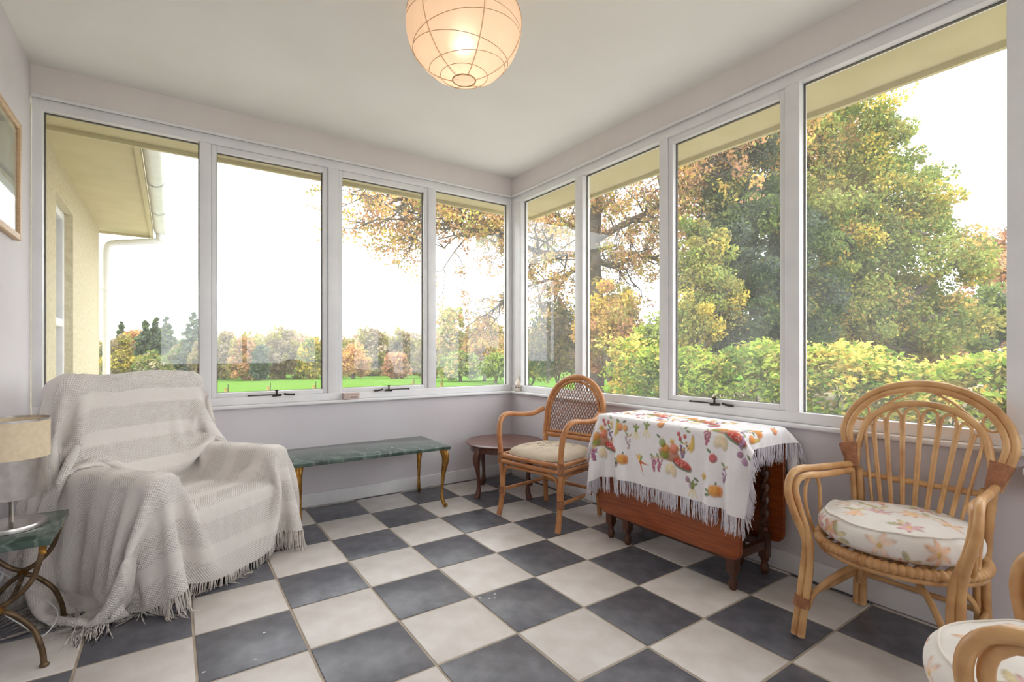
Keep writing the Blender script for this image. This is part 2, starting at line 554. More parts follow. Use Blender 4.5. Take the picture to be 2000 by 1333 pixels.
wing = struct(empty('wall_wing'))
wing['label'] = 'cream roughcast wall of the house wing outside'
wx = -1.70
ww = MB()
ww.box(-2.3, wx, 1.142, 1.93, -.6, 2.36).box(-2.3, wx, 2.62, 4.3, -.6, 2.36)
ww.box(-2.3, wx, 1.93, 2.62, 2.12, 2.36).box(-2.3, wx, 1.93, 2.62, -.6, .35)
ww.build('wall', M['render'], wing, smooth=False)
MB().box(wx - .17, wx - .165, 1.93, 2.62, .35, 2.12).build('dark_sheet', mat('dim_interior', S(60, 58, 56), None, 5, .9), wing, smooth=False)  # dark sheet behind the panes stands in for the unlit room
wf = MB()
for (a, b, c, d) in ((1.931, 1.985, .351, 2.119), (2.565, 2.619, .351, 2.119), (1.985, 2.565, .351, .41), (1.985, 2.565, 2.06, 2.119), (1.985, 2.565, 1.24, 1.30)):
    wf.box(wx - .12, wx - .05, a, b, c, d, b=.006)
wf.build('window_frame', M['upvc'], wing, angle=40)
MB().box(wx - .10, wx - .096, 1.985, 2.565, .41, 1.24).build('pane', M['glass'], wing, smooth=False)
MB().box(wx - .10, wx - .096, 1.985, 2.565, 1.30, 2.06).build('pane', M['glass'], wing, smooth=False)
MB().box(-2.3, -1.262, 1.386, 4.42, 2.361, 2.38).build('soffit', M['cream_board'], wing, smooth=False)
MB().box(-1.262, -1.235, 1.386, 4.42, 2.335, 2.5).build('fascia', M['cream_board'], wing, smooth=False)
MB().box(-2.3, -1.262, 4.42, 4.445, 2.335, 2.5).build('fascia', M['cream_board'], wing, smooth=False)
MB().box(-2.4, -1.24, 1.387, 4.46, 2.5, 2.56).build('roof', bpy.data.materials['roof_felt'], wing, smooth=False)

gut = tag(empty('rain_gutter'), 'white plastic rain gutter under the eaves of the wing', 'gutter')
a = np.linspace(PI, 2 * PI, 13)
prof_o = np.stack([np.cos(a) * .06, np.sin(a) * .06], -1)
prof_i = np.stack([np.cos(a[::-1]) * .054, np.sin(a[::-1]) * .054], -1)
prof = np.concatenate([prof_o, prof_i])
gx, gz = -1.172, 2.435
def gutter_piece(y0, y1, s=1.0):
    V = np.array([[gx + p[0] * s, y, gz + p[1] * s] for y in (y0, y1) for p in prof])
    n = len(prof)
    return V, [grid_quads(2, n, wrap_v=True)]
mb = MB(); mb.add(*gutter_piece(1.40, 4.44)); mb.build('channel', M['upvc'], gut, angle=40)
for y in (1.42, 2.4, 3.4, 4.38):
    mb = MB(); mb.add(*gutter_piece(y - .02, y + .02, 1.1)); mb.build('bracket', M['upvc'], gut, angle=40)
mb = MB(); mb.tube([(gx, 1.398, gz - .025), (gx, 1.404, gz - .025)], .05, 16); mb.build('stop_end', M['upvc'], gut, angle=40)
dp = tag(empty('downpipe'), 'white downpipe with swan neck at the corner of the wing', 'downpipe')
mb = MB(); mb.tube([(gx, 4.36, 2.3745), (gx, 4.36, 2.30)], .04, 14); mb.build('outlet', M['upvc'], dp, angle=40)
mb = MB(); mb.tube(spline([(gx, 4.36, 2.325), (gx - .02, 4.362, 2.30), (-1.56, 4.37, 2.235), (-1.63, 4.372, 2.20), (-1.645, 4.372, 2.12)], 20), .034, 14)
mb.build('swan_neck', M['upvc'], dp, angle=50)
mb = MB(); mb.tube([(-1.645, 4.372, 2.13), (-1.645, 4.372, -.6)], .034, 14); mb.build('pipe', M['upvc'], dp, angle=50)
for z in (1.72, .3):
    mb = MB(); mb.tube([(-1.645, 4.372, z - .012), (-1.645, 4.372, z + .012)], .042, 14); mb.box(-1.70, -1.66, 4.33, 4.372, z - .01, z + .01)
    mb.build('clip', M['upvc'], dp, angle=50)
# ------------------------------------------------------------------ outdoors: ground, hedge, trees
def ground_z(x, y):
    d = (x - CAM[0]) * _F[0] + (y - CAM[1]) * _F[1]
    d = np.maximum(d, np.asarray(y) - CAM[1])
    z = -0.36 - np.clip((d - 12) / 43, 0, 1) * 1.55
    return z

gx_ = np.concatenate([np.linspace(-90, -10, 18), np.linspace(-8, 24, 34), np.linspace(30, 150, 22)])
gy_ = np.concatenate([np.linspace(-14, 30, 45), np.linspace(34, 170, 36)])
GX, GY = np.meshgrid(gx_, gy_, indexing='ij')
GZ = ground_z(GX, GY)
lawn_mat = mat('lawn_grass', S(98, 132, 58), S(88, 122, 48), 1.5, 0.95, bump=0.4, bscale=8, spec=0.0)
gm = MB(); gm.add(np.stack([GX, GY, GZ], -1).reshape(-1, 3), [grid_quads(len(gx_), len(gy_))])
tag(gm.build('lawn', lawn_mat), 'bright green lawn sloping away to the far trees', 'lawn', kind='structure')
paving = mat('pale_gravel', S(206, 200, 190), S(180, 174, 165), 40, 0.95, bump=0.5, bscale=90)
pv = MB(); pv.box(-3.5, 6.0, 1.15, 9.0, -.5, -.335).box(1.49, 4.95, -9, 1.15, -.5, -.336).box(-6, 1.49, -11, -4.45, -.5, -.334)  # unseen gravel added so light bounced indoors stays neutral, not green
tag(pv.build('terrace', paving, smooth=False), 'unseen pale gravel terrace added round the house for neutral bounce light', 'terrace', kind='structure')
litter = mat('leaf_litter', S(150, 128, 92), S(108, 104, 70), 3, 0.95, bump=0.5, bscale=12, detail=8)
lx, ly = np.meshgrid(np.linspace(4.9, 40, 30), np.linspace(-16, 9.5, 30), indexing='ij')
lz = ground_z(lx, ly) + .03
keep = MB(); keep.add(np.stack([lx, ly, lz], -1).reshape(-1, 3), [grid_quads(30, 30)])
tag(keep.build('woodland_floor', litter), 'brown leaf strewn ground below the trees and hedge', 'ground', kind='structure')

def leaf_geo(c, size, col, flat=0.0):
    n = len(c)
    nor = rng.normal(size=(n, 3)); nor[:, 2] += flat * np.sign(nor[:, 2] + 1e-9)
    nor = nrm(nor)
    a = nrm(np.cross(nor, rng.normal(size=(n, 3))))
    b = np.cross(nor, a)
    s = (np.asarray(size) * np.ones(n) * rng.uniform(.7, 1.3, n))[:, None]
    V = np.stack([c - a * s, c - b * s * .55 + nor * s * .12, c + a * s, c + b * s * .55 + nor * s * .12], 1).reshape(-1, 3)
    Q = np.arange(n * 4).reshape(n, 4)
    return V, [Q], np.repeat(col, 4, 0)

def pick(pal, n, base=None, spread=.16):
    """leaf colours: a palette of (rgb, weight)"""
    w = np.array([p[1] for p in pal], float); w /= w.sum()
    cols = np.array([p[0] for p in pal])
    if base is None:
        idx = rng.choice(len(pal), n, p=w)
    else:
        idx = np.where(rng.random(n) < .72, base, rng.choice(len(pal), n, p=w))
    return np.clip(cols[idx] * rng.uniform(1 - spread, 1 + spread, (n, 1)), 0, 1)

G_DARK, G_MID, G_LITE = S(82, 100, 60), S(126, 144, 80), S(162, 175, 94)
OLIVE, YEL, GOLD = S(162, 155, 88), S(220, 198, 100), S(210, 178, 106)
ORANGE, RUST, BROWN, PALE = S(212, 166, 120), S(188, 142, 112), S(158, 140, 116), S(200, 184, 154)
PINE = S(104, 116, 100)

def clump_points(centers, radii, per, shell=.45):
    n = len(centers)
    d = nrm(rng.normal(size=(n, per, 3)))
    r = (shell + (1 - shell) * rng.random((n, per, 1)) ** .6)
    return (centers[:, None] + d * r * radii[:, None, None] * np.array([1, 1, .8])).reshape(-1, 3)

def branch_tubes(mb, root, tip, r0, rng_, n=5, sag=0.0):
    root, tip = np.asarray(root, float), np.asarray(tip, float)
    t = np.linspace(0, 1, n)[:, None]
    L = np.linalg.norm(tip - root)
    P = root + (tip - root) * t + rng_.normal(size=(n, 3)) * L * .05 * np.sin(t * PI)
    P[:, 2] += sag * L * np.sin(t[:, 0] * PI)
    mb.tube(P, np.linspace(r0, r0 * .35, n), 5, cap=False)
    return P

def crown_tree(name, label, base, lobes, nclump, per, clump_r, leaf, pal, trunk_r, group=None, cat='tree', shell=.55, limbs=8, mix=.72):
    """base (x,y,z); lobes: list of (center xyz, radii xyz); foliage clumps fill the shells of the lobes"""
    base = np.asarray(base, float)
    root = tag(empty(name, base), label, cat, group)
    vol = np.array([np.prod(l[1]) ** (2 / 3) for l in lobes]); vol /= vol.sum()
    cs = []
    for (c, r), v in zip(lobes, vol):
        k = max(3, int(round(nclump * v)))
        d = nrm(rng.normal(size=(k, 3)))
        rr = (shell + (1 - shell) * rng.random((k, 1)) ** .5)
        cs.append(np.asarray(c) + d * rr * np.asarray(r))
    cs = np.concatenate(cs)
    rad = clump_r * rng.uniform(.6, 1.3, len(cs))
    pts = clump_points(cs, rad, per)
    basei = np.repeat(rng.choice(len(pal), len(cs), p=np.array([p[1] for p in pal]) / sum(p[1] for p in pal)), per)
    col = pick(pal, len(pts), basei)
    mb = MB()
    gz = ground_z(pts[:, 0], pts[:, 1])
    pts[:, 2] = np.maximum(pts[:, 2], gz + .05)
    V, Q, C_ = leaf_geo(pts, leaf, col)
    mb.add(V - base, Q, C_)
    fo = mb.build('foliage', M['leaf'], root, smooth=False)
    fo['kind'] = 'stuff'
    tb = MB()
    top = np.mean([l[0] for l in lobes], 0)
    tip = np.array([top[0], top[1], top[2] + .3 * max(l[1][2] for l in lobes)])
    P = branch_tubes(tb, base - [0, 0, .2], tip, trunk_r, rng, 8)
    tb.V = [v - base for v in tb.V]
    tb.build('trunk', M['bark'], root)
    if limbs:
        lb = MB()
        for ci in rng.choice(len(cs), min(limbs, len(cs)), replace=False):
            s = P[rng.integers(2, 7)]
            branch_tubes(lb, s, cs[ci], trunk_r * .38, rng, 5, .08)
        lb.V = [v - base for v in lb.V]
        lb.build('branches', M['bark'], root)
    return root

def lobe(u, v, d, ru, rv, rd=None):
    """crown lobe centred on the direction (u, v) at a distance, radii given as seen in pixels"""
    k = d / F_PX
    return (at(u, v, d), np.array([ru * k, (rd if rd else ru * k), rv * k]))

def foot(u, d):
    p = at(u, HORIZON, d)
    p[2] = ground_z(p[0], p[1])
    return p

# --- the hedge beside the right hand windows
hroot = tag(empty('hedge', (5.7, -.6, -.36)), 'low leafy hedge of yellow and green leaves outside the right windows', 'hedge')
pal_h = [(S(150, 174, 76), 4), (S(118, 146, 64), 4.5), (S(180, 194, 88), 3), (S(228, 208, 112), 1.5), (S(232, 190, 92), .8), (OLIVE, 1.2)]
k = 2100
hy = rng.uniform(-5.5, 3.7, k)
side = rng.random(k)
hx = np.where(side < .7, 5.15 + rng.uniform(-.1, .3, k), 5.2 + rng.uniform(0, 1.2, k))
top_h = 0.93 + .10 * np.sin(hy * 2.1) + .07 * np.sin(hy * 5.3 + 1) + .12 * np.clip((hy - .5) / 3, 0, 1)
hz = np.where(side < .7, -.3 + (top_h + .3) * rng.random(k), top_h + rng.uniform(-.08, .08, k))
cs = np.stack([hx, hy, hz], -1)
wv = np.sin(hy * 1.7 + 2) + np.sin(hy * 4.1) * .7 + hz * .9
bi = np.where(wv + rng.normal(size=k) * .9 > 1.8, 3, rng.choice([0, 1, 2, 5], k))
pts = clump_points(cs, rng.uniform(.10, .2, k), 30, .2)
V, Q, C_ = leaf_geo(pts, .040, pick(pal_h, len(pts), np.repeat(bi, 30), .22), .6)
mb = MB(); mb.add(V - np.array([5.7, -.6, -.36]), Q, C_); fo = mb.build('foliage', M['leaf'], hroot, smooth=False); fo['kind'] = 'stuff'
mb = MB()
for y in np.arange(-5.3, 3.6, .22):
    x = 5.55 + random.uniform(-.2, .3)
    for s in range(2):
        mb.tube([(x - 5.7, y + .6, -.1), (x - 5.7 + random.uniform(-.2, .1), y + .6 + random.uniform(-.2, .2), .55), (x - 5.7 + random.uniform(-.3, .2), y + .6 + random.uniform(-.3, .3), 1.15)], [.018, .012, .005], 5, cap=False)
mb.build('stems', M['bark'], hroot)

# --- the big oak seen across the corner of the room
def oak():
    D = 15.0
    base = foot(1162, D)
    root = tag(empty('oak_tree', base), 'tall spreading oak with bare limbs and thin orange leaves', 'tree')
    wood, twigs = MB(), MB()
    ends = []
    fork = at(1160, 505, D)
    P = spline([base - [0, 0, .3], at(1166, 640, D), fork, at(1163, 430, D), at(1172, 330, D + .3), at(1184, 200, D + .5), at(1205, 40, D + .5)], 30)
    wood.tube(P, np.linspace(.28, .09, 30), 9, cap=False)
    limbs = [
        ([fork, at(1112, 496, D - .5), at(1050, 492, D - 1), at(985, 462, D - 1.4), at(900, 446, D - 1.8), at(800, 425, D - 2.2)], .11, 1.0),
        ([fork, at(1100, 540, D + .6), at(1040, 556, D + 1), at(990, 585, D + 1.2), at(940, 622, D + 1.2)], .07, .3),
        ([at(1163, 470, D), at(1215, 440, D - .7), at(1270, 412, D - 1.2), at(1330, 372, D - 2), at(1420, 330, D - 2.6)], .11, 1.0),
        ([at(1172, 330, D), at(1100, 330, D - .8), at(1000, 345, D - 1.3), at(900, 372, D - 1.6), at(770, 392, D - 2)], .13, .8),
        ([at(1175, 330, D), at(1260, 300, D - 1), at(1370, 262, D - 1.6), at(1490, 250, D - 2.2)], .11, 1.3),
        ([at(1184, 230, D), at(1120, 160, D - .8), at(1020, 120, D - 1.5)], .1, .8),
        ([at(1184, 230, D), at(1300, 150, D - 1), at(1430, 120, D - 1.5)], .1, .8),
        ([fork, at(1200, 520, D + 1), at(1250, 500, D + 1.8), at(1310, 520, D + 2.2)], .1, .6),
        ([at(1163, 440, D), at(1130, 450, D + 1.2), at(1080, 420, D + 2), at(1010, 410, D + 2.4), at(930, 420, D + 2.6)], .1, .9),
    ]
    def sub(p, d, L, r, lvl, leafy):
        q = p + d * L
        q[2] += rng.normal() * .1 * L
        t = np.linspace(0, 1, 4)[:, None]
        PP = p + (q - p) * t + rng.normal(size=(4, 3)) * L * .07 * np.sin(t * PI)
        (twigs if lvl > 0 else wood).tube(PP, np.maximum(np.linspace(r, r * .45, 4), .006), 4, cap=False)
        if lvl >= 2:
            ends.append((PP[2], leafy)); ends.append((q, leafy))
            return
        for _ in range(4 if lvl == 0 else 4):
            s = PP[rng.integers(1, 4)]
            dd = nrm(d * .8 + rng.normal(size=3) * .75 + np.array([0, 0, -.05]))
            sub(s, dd, L * rng.uniform(.5, .75), r * .45, lvl + 1, leafy)
    for pts_, r, leafy in limbs:
        LP = spline(pts_, 18)
        wood.tube(LP, np.linspace(r, r * .3, 18), 6, cap=False)
        for k in range(3, 18):
            for _rep in range(2):
                d0 = nrm(LP[min(k + 1, 17)] - LP[k - 1])
                sub(LP[k], nrm(d0 + rng.normal(size=3) * .8), rng.uniform(.8, 1.5), r * .32, 0, leafy)
    wood.V = [v - base for v in wood.V]; twigs.V = [v - base for v in twigs.V]
    wood.build('trunk', M['bark'], root); twigs.build('twigs', M['bark'], root)
    E = np.array([e[0] for e in ends]); lf = np.array([e[1] for e in ends])
    keepm = rng.random(len(E)) < lf * .42
    E = E[keepm]
    pal = [(ORANGE, 4), (GOLD, 3), (YEL, 2), (RUST, 2), (OLIVE, 2), (G_LITE, 1)]
    per = 20
    pp = clump_points(E, rng.uniform(.18, .36, len(E)), per, .1)
    V, Q, C_ = leaf_geo(pp, .052, pick(pal, len(pp), np.repeat(rng.choice(6, len(E), p=[.34, .22, .12, .12, .12, .08]), per)))
    mb = MB(); mb.add(V - base, Q, C_); f = mb.build('foliage', M['leaf'], root, smooth=False); f['kind'] = 'stuff'
oak()

crown_tree('evergreen_tree', 'tall dense dark green evergreen behind the middle of the hedge', foot(1455, 12.5),
           [lobe(1455, 330, 12.5, 70, 130), lobe(1470, 480, 12.3, 95, 130), lobe(1450, 620, 12.2, 100, 90), lobe(1560, 560, 12.6, 70, 150), lobe(1410, 420, 12.8, 55, 100)],
           330, 230, .36, .05, [(G_DARK, 6), (PINE, 3), (G_MID, 2.5), (OLIVE, .8)], .16, shell=.35)
crown_tree('olive_tree_sapling', 'slim yellow-olive young tree left of the dark evergreen', foot(1372, 11.3),
           [lobe(1370, 500, 11.3, 50, 75), lobe(1380, 590, 11.2, 62, 80), lobe(1350, 640, 11.2, 50, 50)],
           110, 170, .26, .042, [(OLIVE, 5), (G_LITE, 3), (YEL, 2), (G_MID, 2)], .06, shell=.2)
crown_tree('autumn_beech', 'broad green and gold tree filling the largest right window', foot(1665, 14),
           [lobe(1660, 270, 14, 95, 95), lobe(1720, 390, 13.8, 115, 110), lobe(1770, 520, 13.8, 120, 110), lobe(1640, 470, 13.6, 90, 110), lobe(1650, 610, 13.8, 110, 70), lobe(1780, 630, 14, 110, 60), lobe(1590, 350, 14.4, 70, 110)],
           620, 170, .42, .052, [(G_LITE, 5), (G_MID, 4), (OLIVE, 3), (YEL, 2), (GOLD, .6)], .28, shell=.4, limbs=26)
crown_tree('orange_maple', 'orange-brown leafed tree whose top shows over the dark evergreen', foot(1520, 16.5),
           [lobe(1480, 270, 16.5, 110, 60), lobe(1600, 330, 16.5, 100, 100), lobe(1400, 330, 16.5, 70, 60), lobe(1630, 240, 16.5, 60, 50)],
           190, 130, .38, .055, [(ORANGE, 5), (RUST, 3), (GOLD, 3), (OLIVE, 1)], .25, shell=.3, limbs=18)
crown_tree('distant_orange_tree', 'hazy orange tree at the far right edge of the view', foot(1945, 24),
           [lobe(1945, 520, 24, 65, 75), lobe(1990, 500, 24, 60, 70), lobe(2060, 520, 24, 70, 80)], 130, 70, .5, .10, [(ORANGE, 3), (RUST, 4), (PALE, 2), (BROWN, 2)], .2, shell=.3)
crown_tree('green_shrub', 'round mid-green shrub below the distant orange tree', foot(1925, 17),
           [lobe(1920, 620, 17, 55, 55), lobe(1990, 610, 17, 60, 60), lobe(1880, 660, 17, 45, 35)], 110, 80, .32, .07, [(G_MID, 5), (G_LITE, 2), (PINE, 2)], .1, cat='shrub', shell=.35)
under = [
    ('golden_shrub', 'golden leafed shrub behind the rattan chair back', 1190, 620, 12.5, 62, 70, [(GOLD, 4), (YEL, 2), (ORANGE, 3), (OLIVE, 2)]),
    ('brown_thicket', 'brown tangled thicket low behind the golden shrub', 1215, 695, 13.5, 70, 45, [(BROWN, 4), (OLIVE, 2), (RUST, 2)]),
    ('olive_shrub', 'dull olive shrub seen through the window beside the corner', 1085, 665, 16, 48, 75, [(OLIVE, 4), (G_DARK, 3), (BROWN, 3)]),
    ('tan_shrub', 'pale tan shrub at the left of the corner window', 1035, 690, 19, 30, 40, [(PALE, 3), (RUST, 2), (OLIVE, 2)]),
    ('bright_green_shrub', 'bright green leafed shrub at the left end of the hedge', 1275, 690, 9.2, 28, 70, [(G_LITE, 4), (S(176, 186, 80), 3), (YEL, 1)]),
    ('grey_green_thicket', 'grey-green thicket behind the hedge below the olive tree', 1330, 660, 13.5, 80, 50, [(G_MID, 3), (BROWN, 2), (PINE, 3)]),
    ('dark_thicket', 'dark thicket at the foot of the tall evergreen', 1500, 670, 14.5, 110, 45, [(G_DARK, 4), (BROWN, 2), (G_MID, 2)]),
    ('russet_thicket', 'russet thicket under the broad gold and green tree', 1700, 670, 16, 130, 50, [(BROWN, 3), (OLIVE, 3), (RUST, 1)]),
    ('far_brown_thicket', 'brown thicket between the broad tree and the round shrub', 1850, 650, 19, 80, 70, [(BROWN, 3), (RUST, 2), (OLIVE, 3)]),
]
for nm, lb, u, v, d, ru, rv, pal in under:
    crown_tree(nm, lb, foot(u, d), [lobe(u, v, d, ru, rv), lobe(u + ru * .4, v + rv * .3, d, ru * .7, rv * .7), lobe(u - ru * .4, v + rv * .25, d, ru * .7, rv * .7)],
               int(50 + ru * .9), 130, .022 * d, .0042 * d, pal, .05, cat='shrub', shell=.3, limbs=10, group=None)

# brown weathered stump by the hedge end
sp = foot(1243, 9.6)
st = tag(empty('tree_stump', sp), 'brown weathered stump on the ground left of the hedge', 'stump')
mb = MB(); mb.lathe([(.30, -.1), (.29, .05), (.27, .18), (.25, .27), (.2, .30), (.001, .31)], 18, scale=(1, .8)); 
mb.build('trunk', M['bark'], st)

# --- the far field edge: rows of autumn trees and conifers
far = [  # px, top, bottom, half width, depth, palette, kind
    (232, 650, 742, 26, 52, [(OLIVE, 4), (YEL, 2), (BROWN, 2)], 'yellow-olive bushy tree beside the downpipe'),
    (262, 646, 700, 14, 60, [(ORANGE, 4), (RUST, 3)], 'small bright orange tree left of the conifers'),
    (300, 690, 745, 30, 50, [(OLIVE, 3), (G_MID, 3), (PALE, 2)], 'pale olive bush in front of the conifers'),
    (355, 668, 745, 28, 54, [(BROWN, 3), (G_MID, 3), (OLIVE, 2)], 'brown-green bushy tree right of the conifers'),
    (398, 660, 745, 24, 52, [(OLIVE, 3), (BROWN, 3)], 'brownish tree hidden partly by the first mullion'),
    (437, 646, 742, 24, 52, [(BROWN, 4), (OLIVE, 3), (PALE, 2)], 'grey-brown tree at the left of the second window'),
    (476, 662, 742, 24, 50, [(RUST, 3), (ORANGE, 3), (OLIVE, 3)], 'rust topped tree in the second window'),
    (507, 680, 742, 10, 49, [(G_DARK, 4), (PINE, 3)], 'narrow dark green tree in the second window'),
    (556, 640, 742, 44, 54, [(OLIVE, 4), (BROWN, 3), (PALE, 2)], 'wide olive-brown tree in the middle of the second window'),
    (608, 660, 742, 22, 52, [(YEL, 3), (OLIVE, 3), (G_MID, 2)], 'yellow tinted tree at the right of the second window'),
    (650, 655, 740, 22, 54, [(BROWN, 3), (OLIVE, 2)], 'brown tree behind the second mullion'),
    (690, 672, 738, 26, 50, [(ORANGE, 4), (GOLD, 3), (RUST, 1)], 'orange bush at the left of the third window'),
    (730, 640, 738, 36, 60, [(BROWN, 3), (OLIVE, 3), (PALE, 3)], 'hazy brown tree in the middle of the third window'),
    (775, 690, 738, 22, 50, [(ORANGE, 4), (RUST, 3), (BROWN, 2)], 'rusty orange bush at the right of the third window'),
    (790, 642, 738, 36, 62, [(OLIVE, 3), (BROWN, 3), (PALE, 2)], 'olive tree rising behind the rusty bush'),
    (838, 660, 738, 22, 54, [(BROWN, 3), (OLIVE, 2)], 'brown tree behind the third mullion'),
    (880, 592, 735, 30, 42, [(GOLD, 3), (OLIVE, 3), (G_LITE, 2)], 'tall golden olive tree at the left of the fourth window'),
    (945, 618, 735, 42, 40, [(GOLD, 4), (ORANGE, 3), (YEL, 3), (OLIVE, 2)], 'golden orange tree at the right of the fourth window'),
    (900, 690, 736, 40, 38, [(G_LITE, 3), (G_MID, 3), (OLIVE, 2)], 'green bush below the golden olive tree'),
    (968, 695, 733, 30, 34, [(G_LITE, 4), (G_MID, 3)], 'bright green bush at the foot of the golden orange tree'),
    (1030, 650, 735, 30, 40, [(OLIVE, 3), (BROWN, 3)], 'olive tree just right of the corner post'),
]
for i, (u, t, b_, hw, d, pal, lb) in enumerate(far):
    h = b_ - t
    crown_tree('field_tree', lb, foot(u, d), [lobe(u, t + h * .36, d, hw * .8, h * .36), lobe(u - hw * .35, t + h * .62, d, hw * .7, h * .36), lobe(u + hw * .35, t + h * .66, d, hw * .7, h * .34)],
               int(40 + hw * 2.4), 46, .010 * d + .05, .0036 * d, pal, .004 * d, group='autumn trees along the far edge of the field', shell=.3, limbs=6)
for u in np.arange(206, 1045, 19.0):
    u = u + rng.uniform(-6, 6)
    tp = rng.uniform(650, 672); d = rng.uniform(64, 74); hw = rng.uniform(18, 27)
    h = 742 - tp
    pk = rng.integers(3)
    pal = [[(BROWN, 3), (PALE, 3), (OLIVE, 3)], [(OLIVE, 4), (PALE, 3), (G_MID, 2)], [(RUST, 2), (PALE, 3), (BROWN, 3)]][pk]  # pale leaf tones put the distance haze into the colour
    where = ['behind the conifers in the first window', 'beyond the lawn in the second window', 'beyond the lawn in the third window', 'beyond the golden trees in the fourth window', 'just right of the corner post'][int(np.searchsorted([406, 650, 838, 1000], u))]
    crown_tree('belt_tree', 'hazy ' + ('brown-olive', 'pale green', 'rust tinted')[pk] + ' tree in the belt ' + where, foot(u, d), [lobe(u, tp + h * .4, d, hw, h * .4), lobe(u + hw * .4, tp + h * .65, d, hw * .8, h * .35)],
               60, 46, .9, .24, pal, .2, group='trees of the belt behind the field', shell=.3, limbs=0)
def conifer(u, t, b_, hw, d, lb):
    base = foot(u, d)
    root = tag(empty('conifer', base), lb, 'tree', 'dark conifers behind the field')
    k = d / F_PX
    zt, zb = at(u, t, d)[2], base[2] + .4
    n = 170
    tt = rng.random(n) ** .7
    ang = rng.random(n) * 2 * PI
    rr = hw * k * tt ** .8 * rng.uniform(.35, 1, n)
    cs = np.stack([base[0] + rr * np.cos(ang), base[1] + rr * np.sin(ang), zt + (zb - zt) * tt], -1)
    pts = clump_points(cs, .18 + .35 * tt, 34, .1)
    V, Q, C_ = leaf_geo(pts, .17, pick([(S(126, 138, 120), 6), (PINE, 3), (G_MID, 2)], len(pts)))
    mb = MB(); mb.add(V - base, Q, C_); f = mb.build('foliage', M['leaf'], root, smooth=False); f['kind'] = 'stuff'
    mb = MB(); mb.tube([(0, 0, -.2), (0, 0, zt - base[2])], [.16, .02], 6); mb.build('trunk', M['bark'], root)
conifer(237, 628, 700, 15, 62, 'small lone conifer left of the group')
conifer(283, 628, 735, 34, 56, 'left of the three close conifers')
conifer(305, 620, 735, 30, 58, 'middle of the three close conifers')
conifer(325, 617, 735, 34, 57, 'right and tallest of the three close conifers')
conifer(378, 612, 735, 40, 54, 'broad conifer half behind the first mullion')

# wooded hill far away
hu = np.linspace(20, 3200, 60)
ridge = 648 - 12 * np.exp(-((hu - 760) / 120) ** 2) - 5 * np.exp(-((hu - 520) / 90) ** 2) + 2 * np.sin(hu * .05)
D = 150
topv = np.array([at(u, v, D) for u, v in zip(hu, ridge)])
back = np.array([at(u, v + 6, D + 60) for u, v in zip(hu, ridge)])
front = np.array([at(u, 705, D - 55) for u in hu])
mb = MB(); mb.add(np.concatenate([front, (front + topv) / 2, topv, back]), [grid_quads(4, 60)])
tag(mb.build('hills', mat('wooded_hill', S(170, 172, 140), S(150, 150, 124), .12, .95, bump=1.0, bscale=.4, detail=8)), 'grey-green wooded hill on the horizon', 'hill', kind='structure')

# little tree guards on the lawn
for i, (u, v, d, lb) in enumerate([(441, 768, 17, 'tan tree guard on the lawn nearest the armchair'), (524, 762, 18, 'tan tree guard on the lawn above the left casement stay'),
                              (613, 760, 18.5, 'tan tree guard by the right edge of the second window'), (806, 748, 22, 'tan tree guard on the lawn in the third window'), (861, 752, 21, 'tan tree guard at the left of the fourth window')]):
    p = foot(u, d)
    gd = tag(empty('tree_guard', p), lb, 'tree guard', 'small tan tree guards on the lawn')
    mb = MB(); mb.tube([(0, 0, 0), (0, 0, .42)], [.06, .055], 8); mb.build('tube', mat('tan_guard', S(206, 176, 110), None, 8, .8) if i == 0 else bpy.data.materials['tan_guard'], gd)
    mb = MB(); mb.tube([(.07, 0, -.05), (.07, 0, .55)], .015, 6); mb.build('stake', M['bark'], gd)
# ------------------------------------------------------------------ cloth: position based draping over solid boxes
def pbd(P0, h, collide, steps=200, iters=10, dt=1 / 50, damp=.96, shear=.35, bend=.06, gravity=9.8, comp=.35, extra=None):
    p = P0.copy(); v = np.zeros_like(p)
    def con(a, b, rest):
        d = b - a
        L = np.sqrt((d * d).sum(-1, keepdims=True)) + 1e-9
        e = L - rest
        k = np.where(e > 0, .5, .5 * comp)
        c = d / L * e * k
        a += c; b -= c
    def jac(A, B, rest, k, only_short=False):
        d = B - A
        L = np.sqrt((d * d).sum(-1, keepdims=True)) + 1e-9
        e = L - rest
        if only_short:
            e = np.minimum(e, 0)
        return d / L * e * k
    for s in range(steps):
        v *= damp
        v[..., 2] -= gravity * dt
        if extra is not None:
            v += extra(p, s) * dt
        sp = np.sqrt((v * v).sum(-1, keepdims=True)); v *= np.minimum(1, 2.0 / (sp + 1e-9))
        q = p + v * dt
        for it in range(iters):
            con(q[0:-1:2], q[1::2], h); con(q[1:-1:2], q[2::2], h)
            con(q[:, 0:-1:2], q[:, 1::2], h); con(q[:, 1:-1:2], q[:, 2::2], h)
            c = jac(q[:-1, :-1], q[1:, 1:], h * 1.41421, shear * .25); q[:-1, :-1] += c; q[1:, 1:] -= c
            c = jac(q[1:, :-1], q[:-1, 1:], h * 1.41421, shear * .25); q[1:, :-1] += c; q[:-1, 1:] -= c
            c = jac(q[:-2], q[2:], 2 * h, bend, True); q[:-2] += c; q[2:] -= c
            c = jac(q[:, :-2], q[:, 2:], 2 * h, bend, True); q[:, :-2] += c; q[:, 2:] -= c
            if it % 3 == 2:
                collide(q, p)
        collide(q, p)
        v = (q - p) / dt
        p = q
    return p

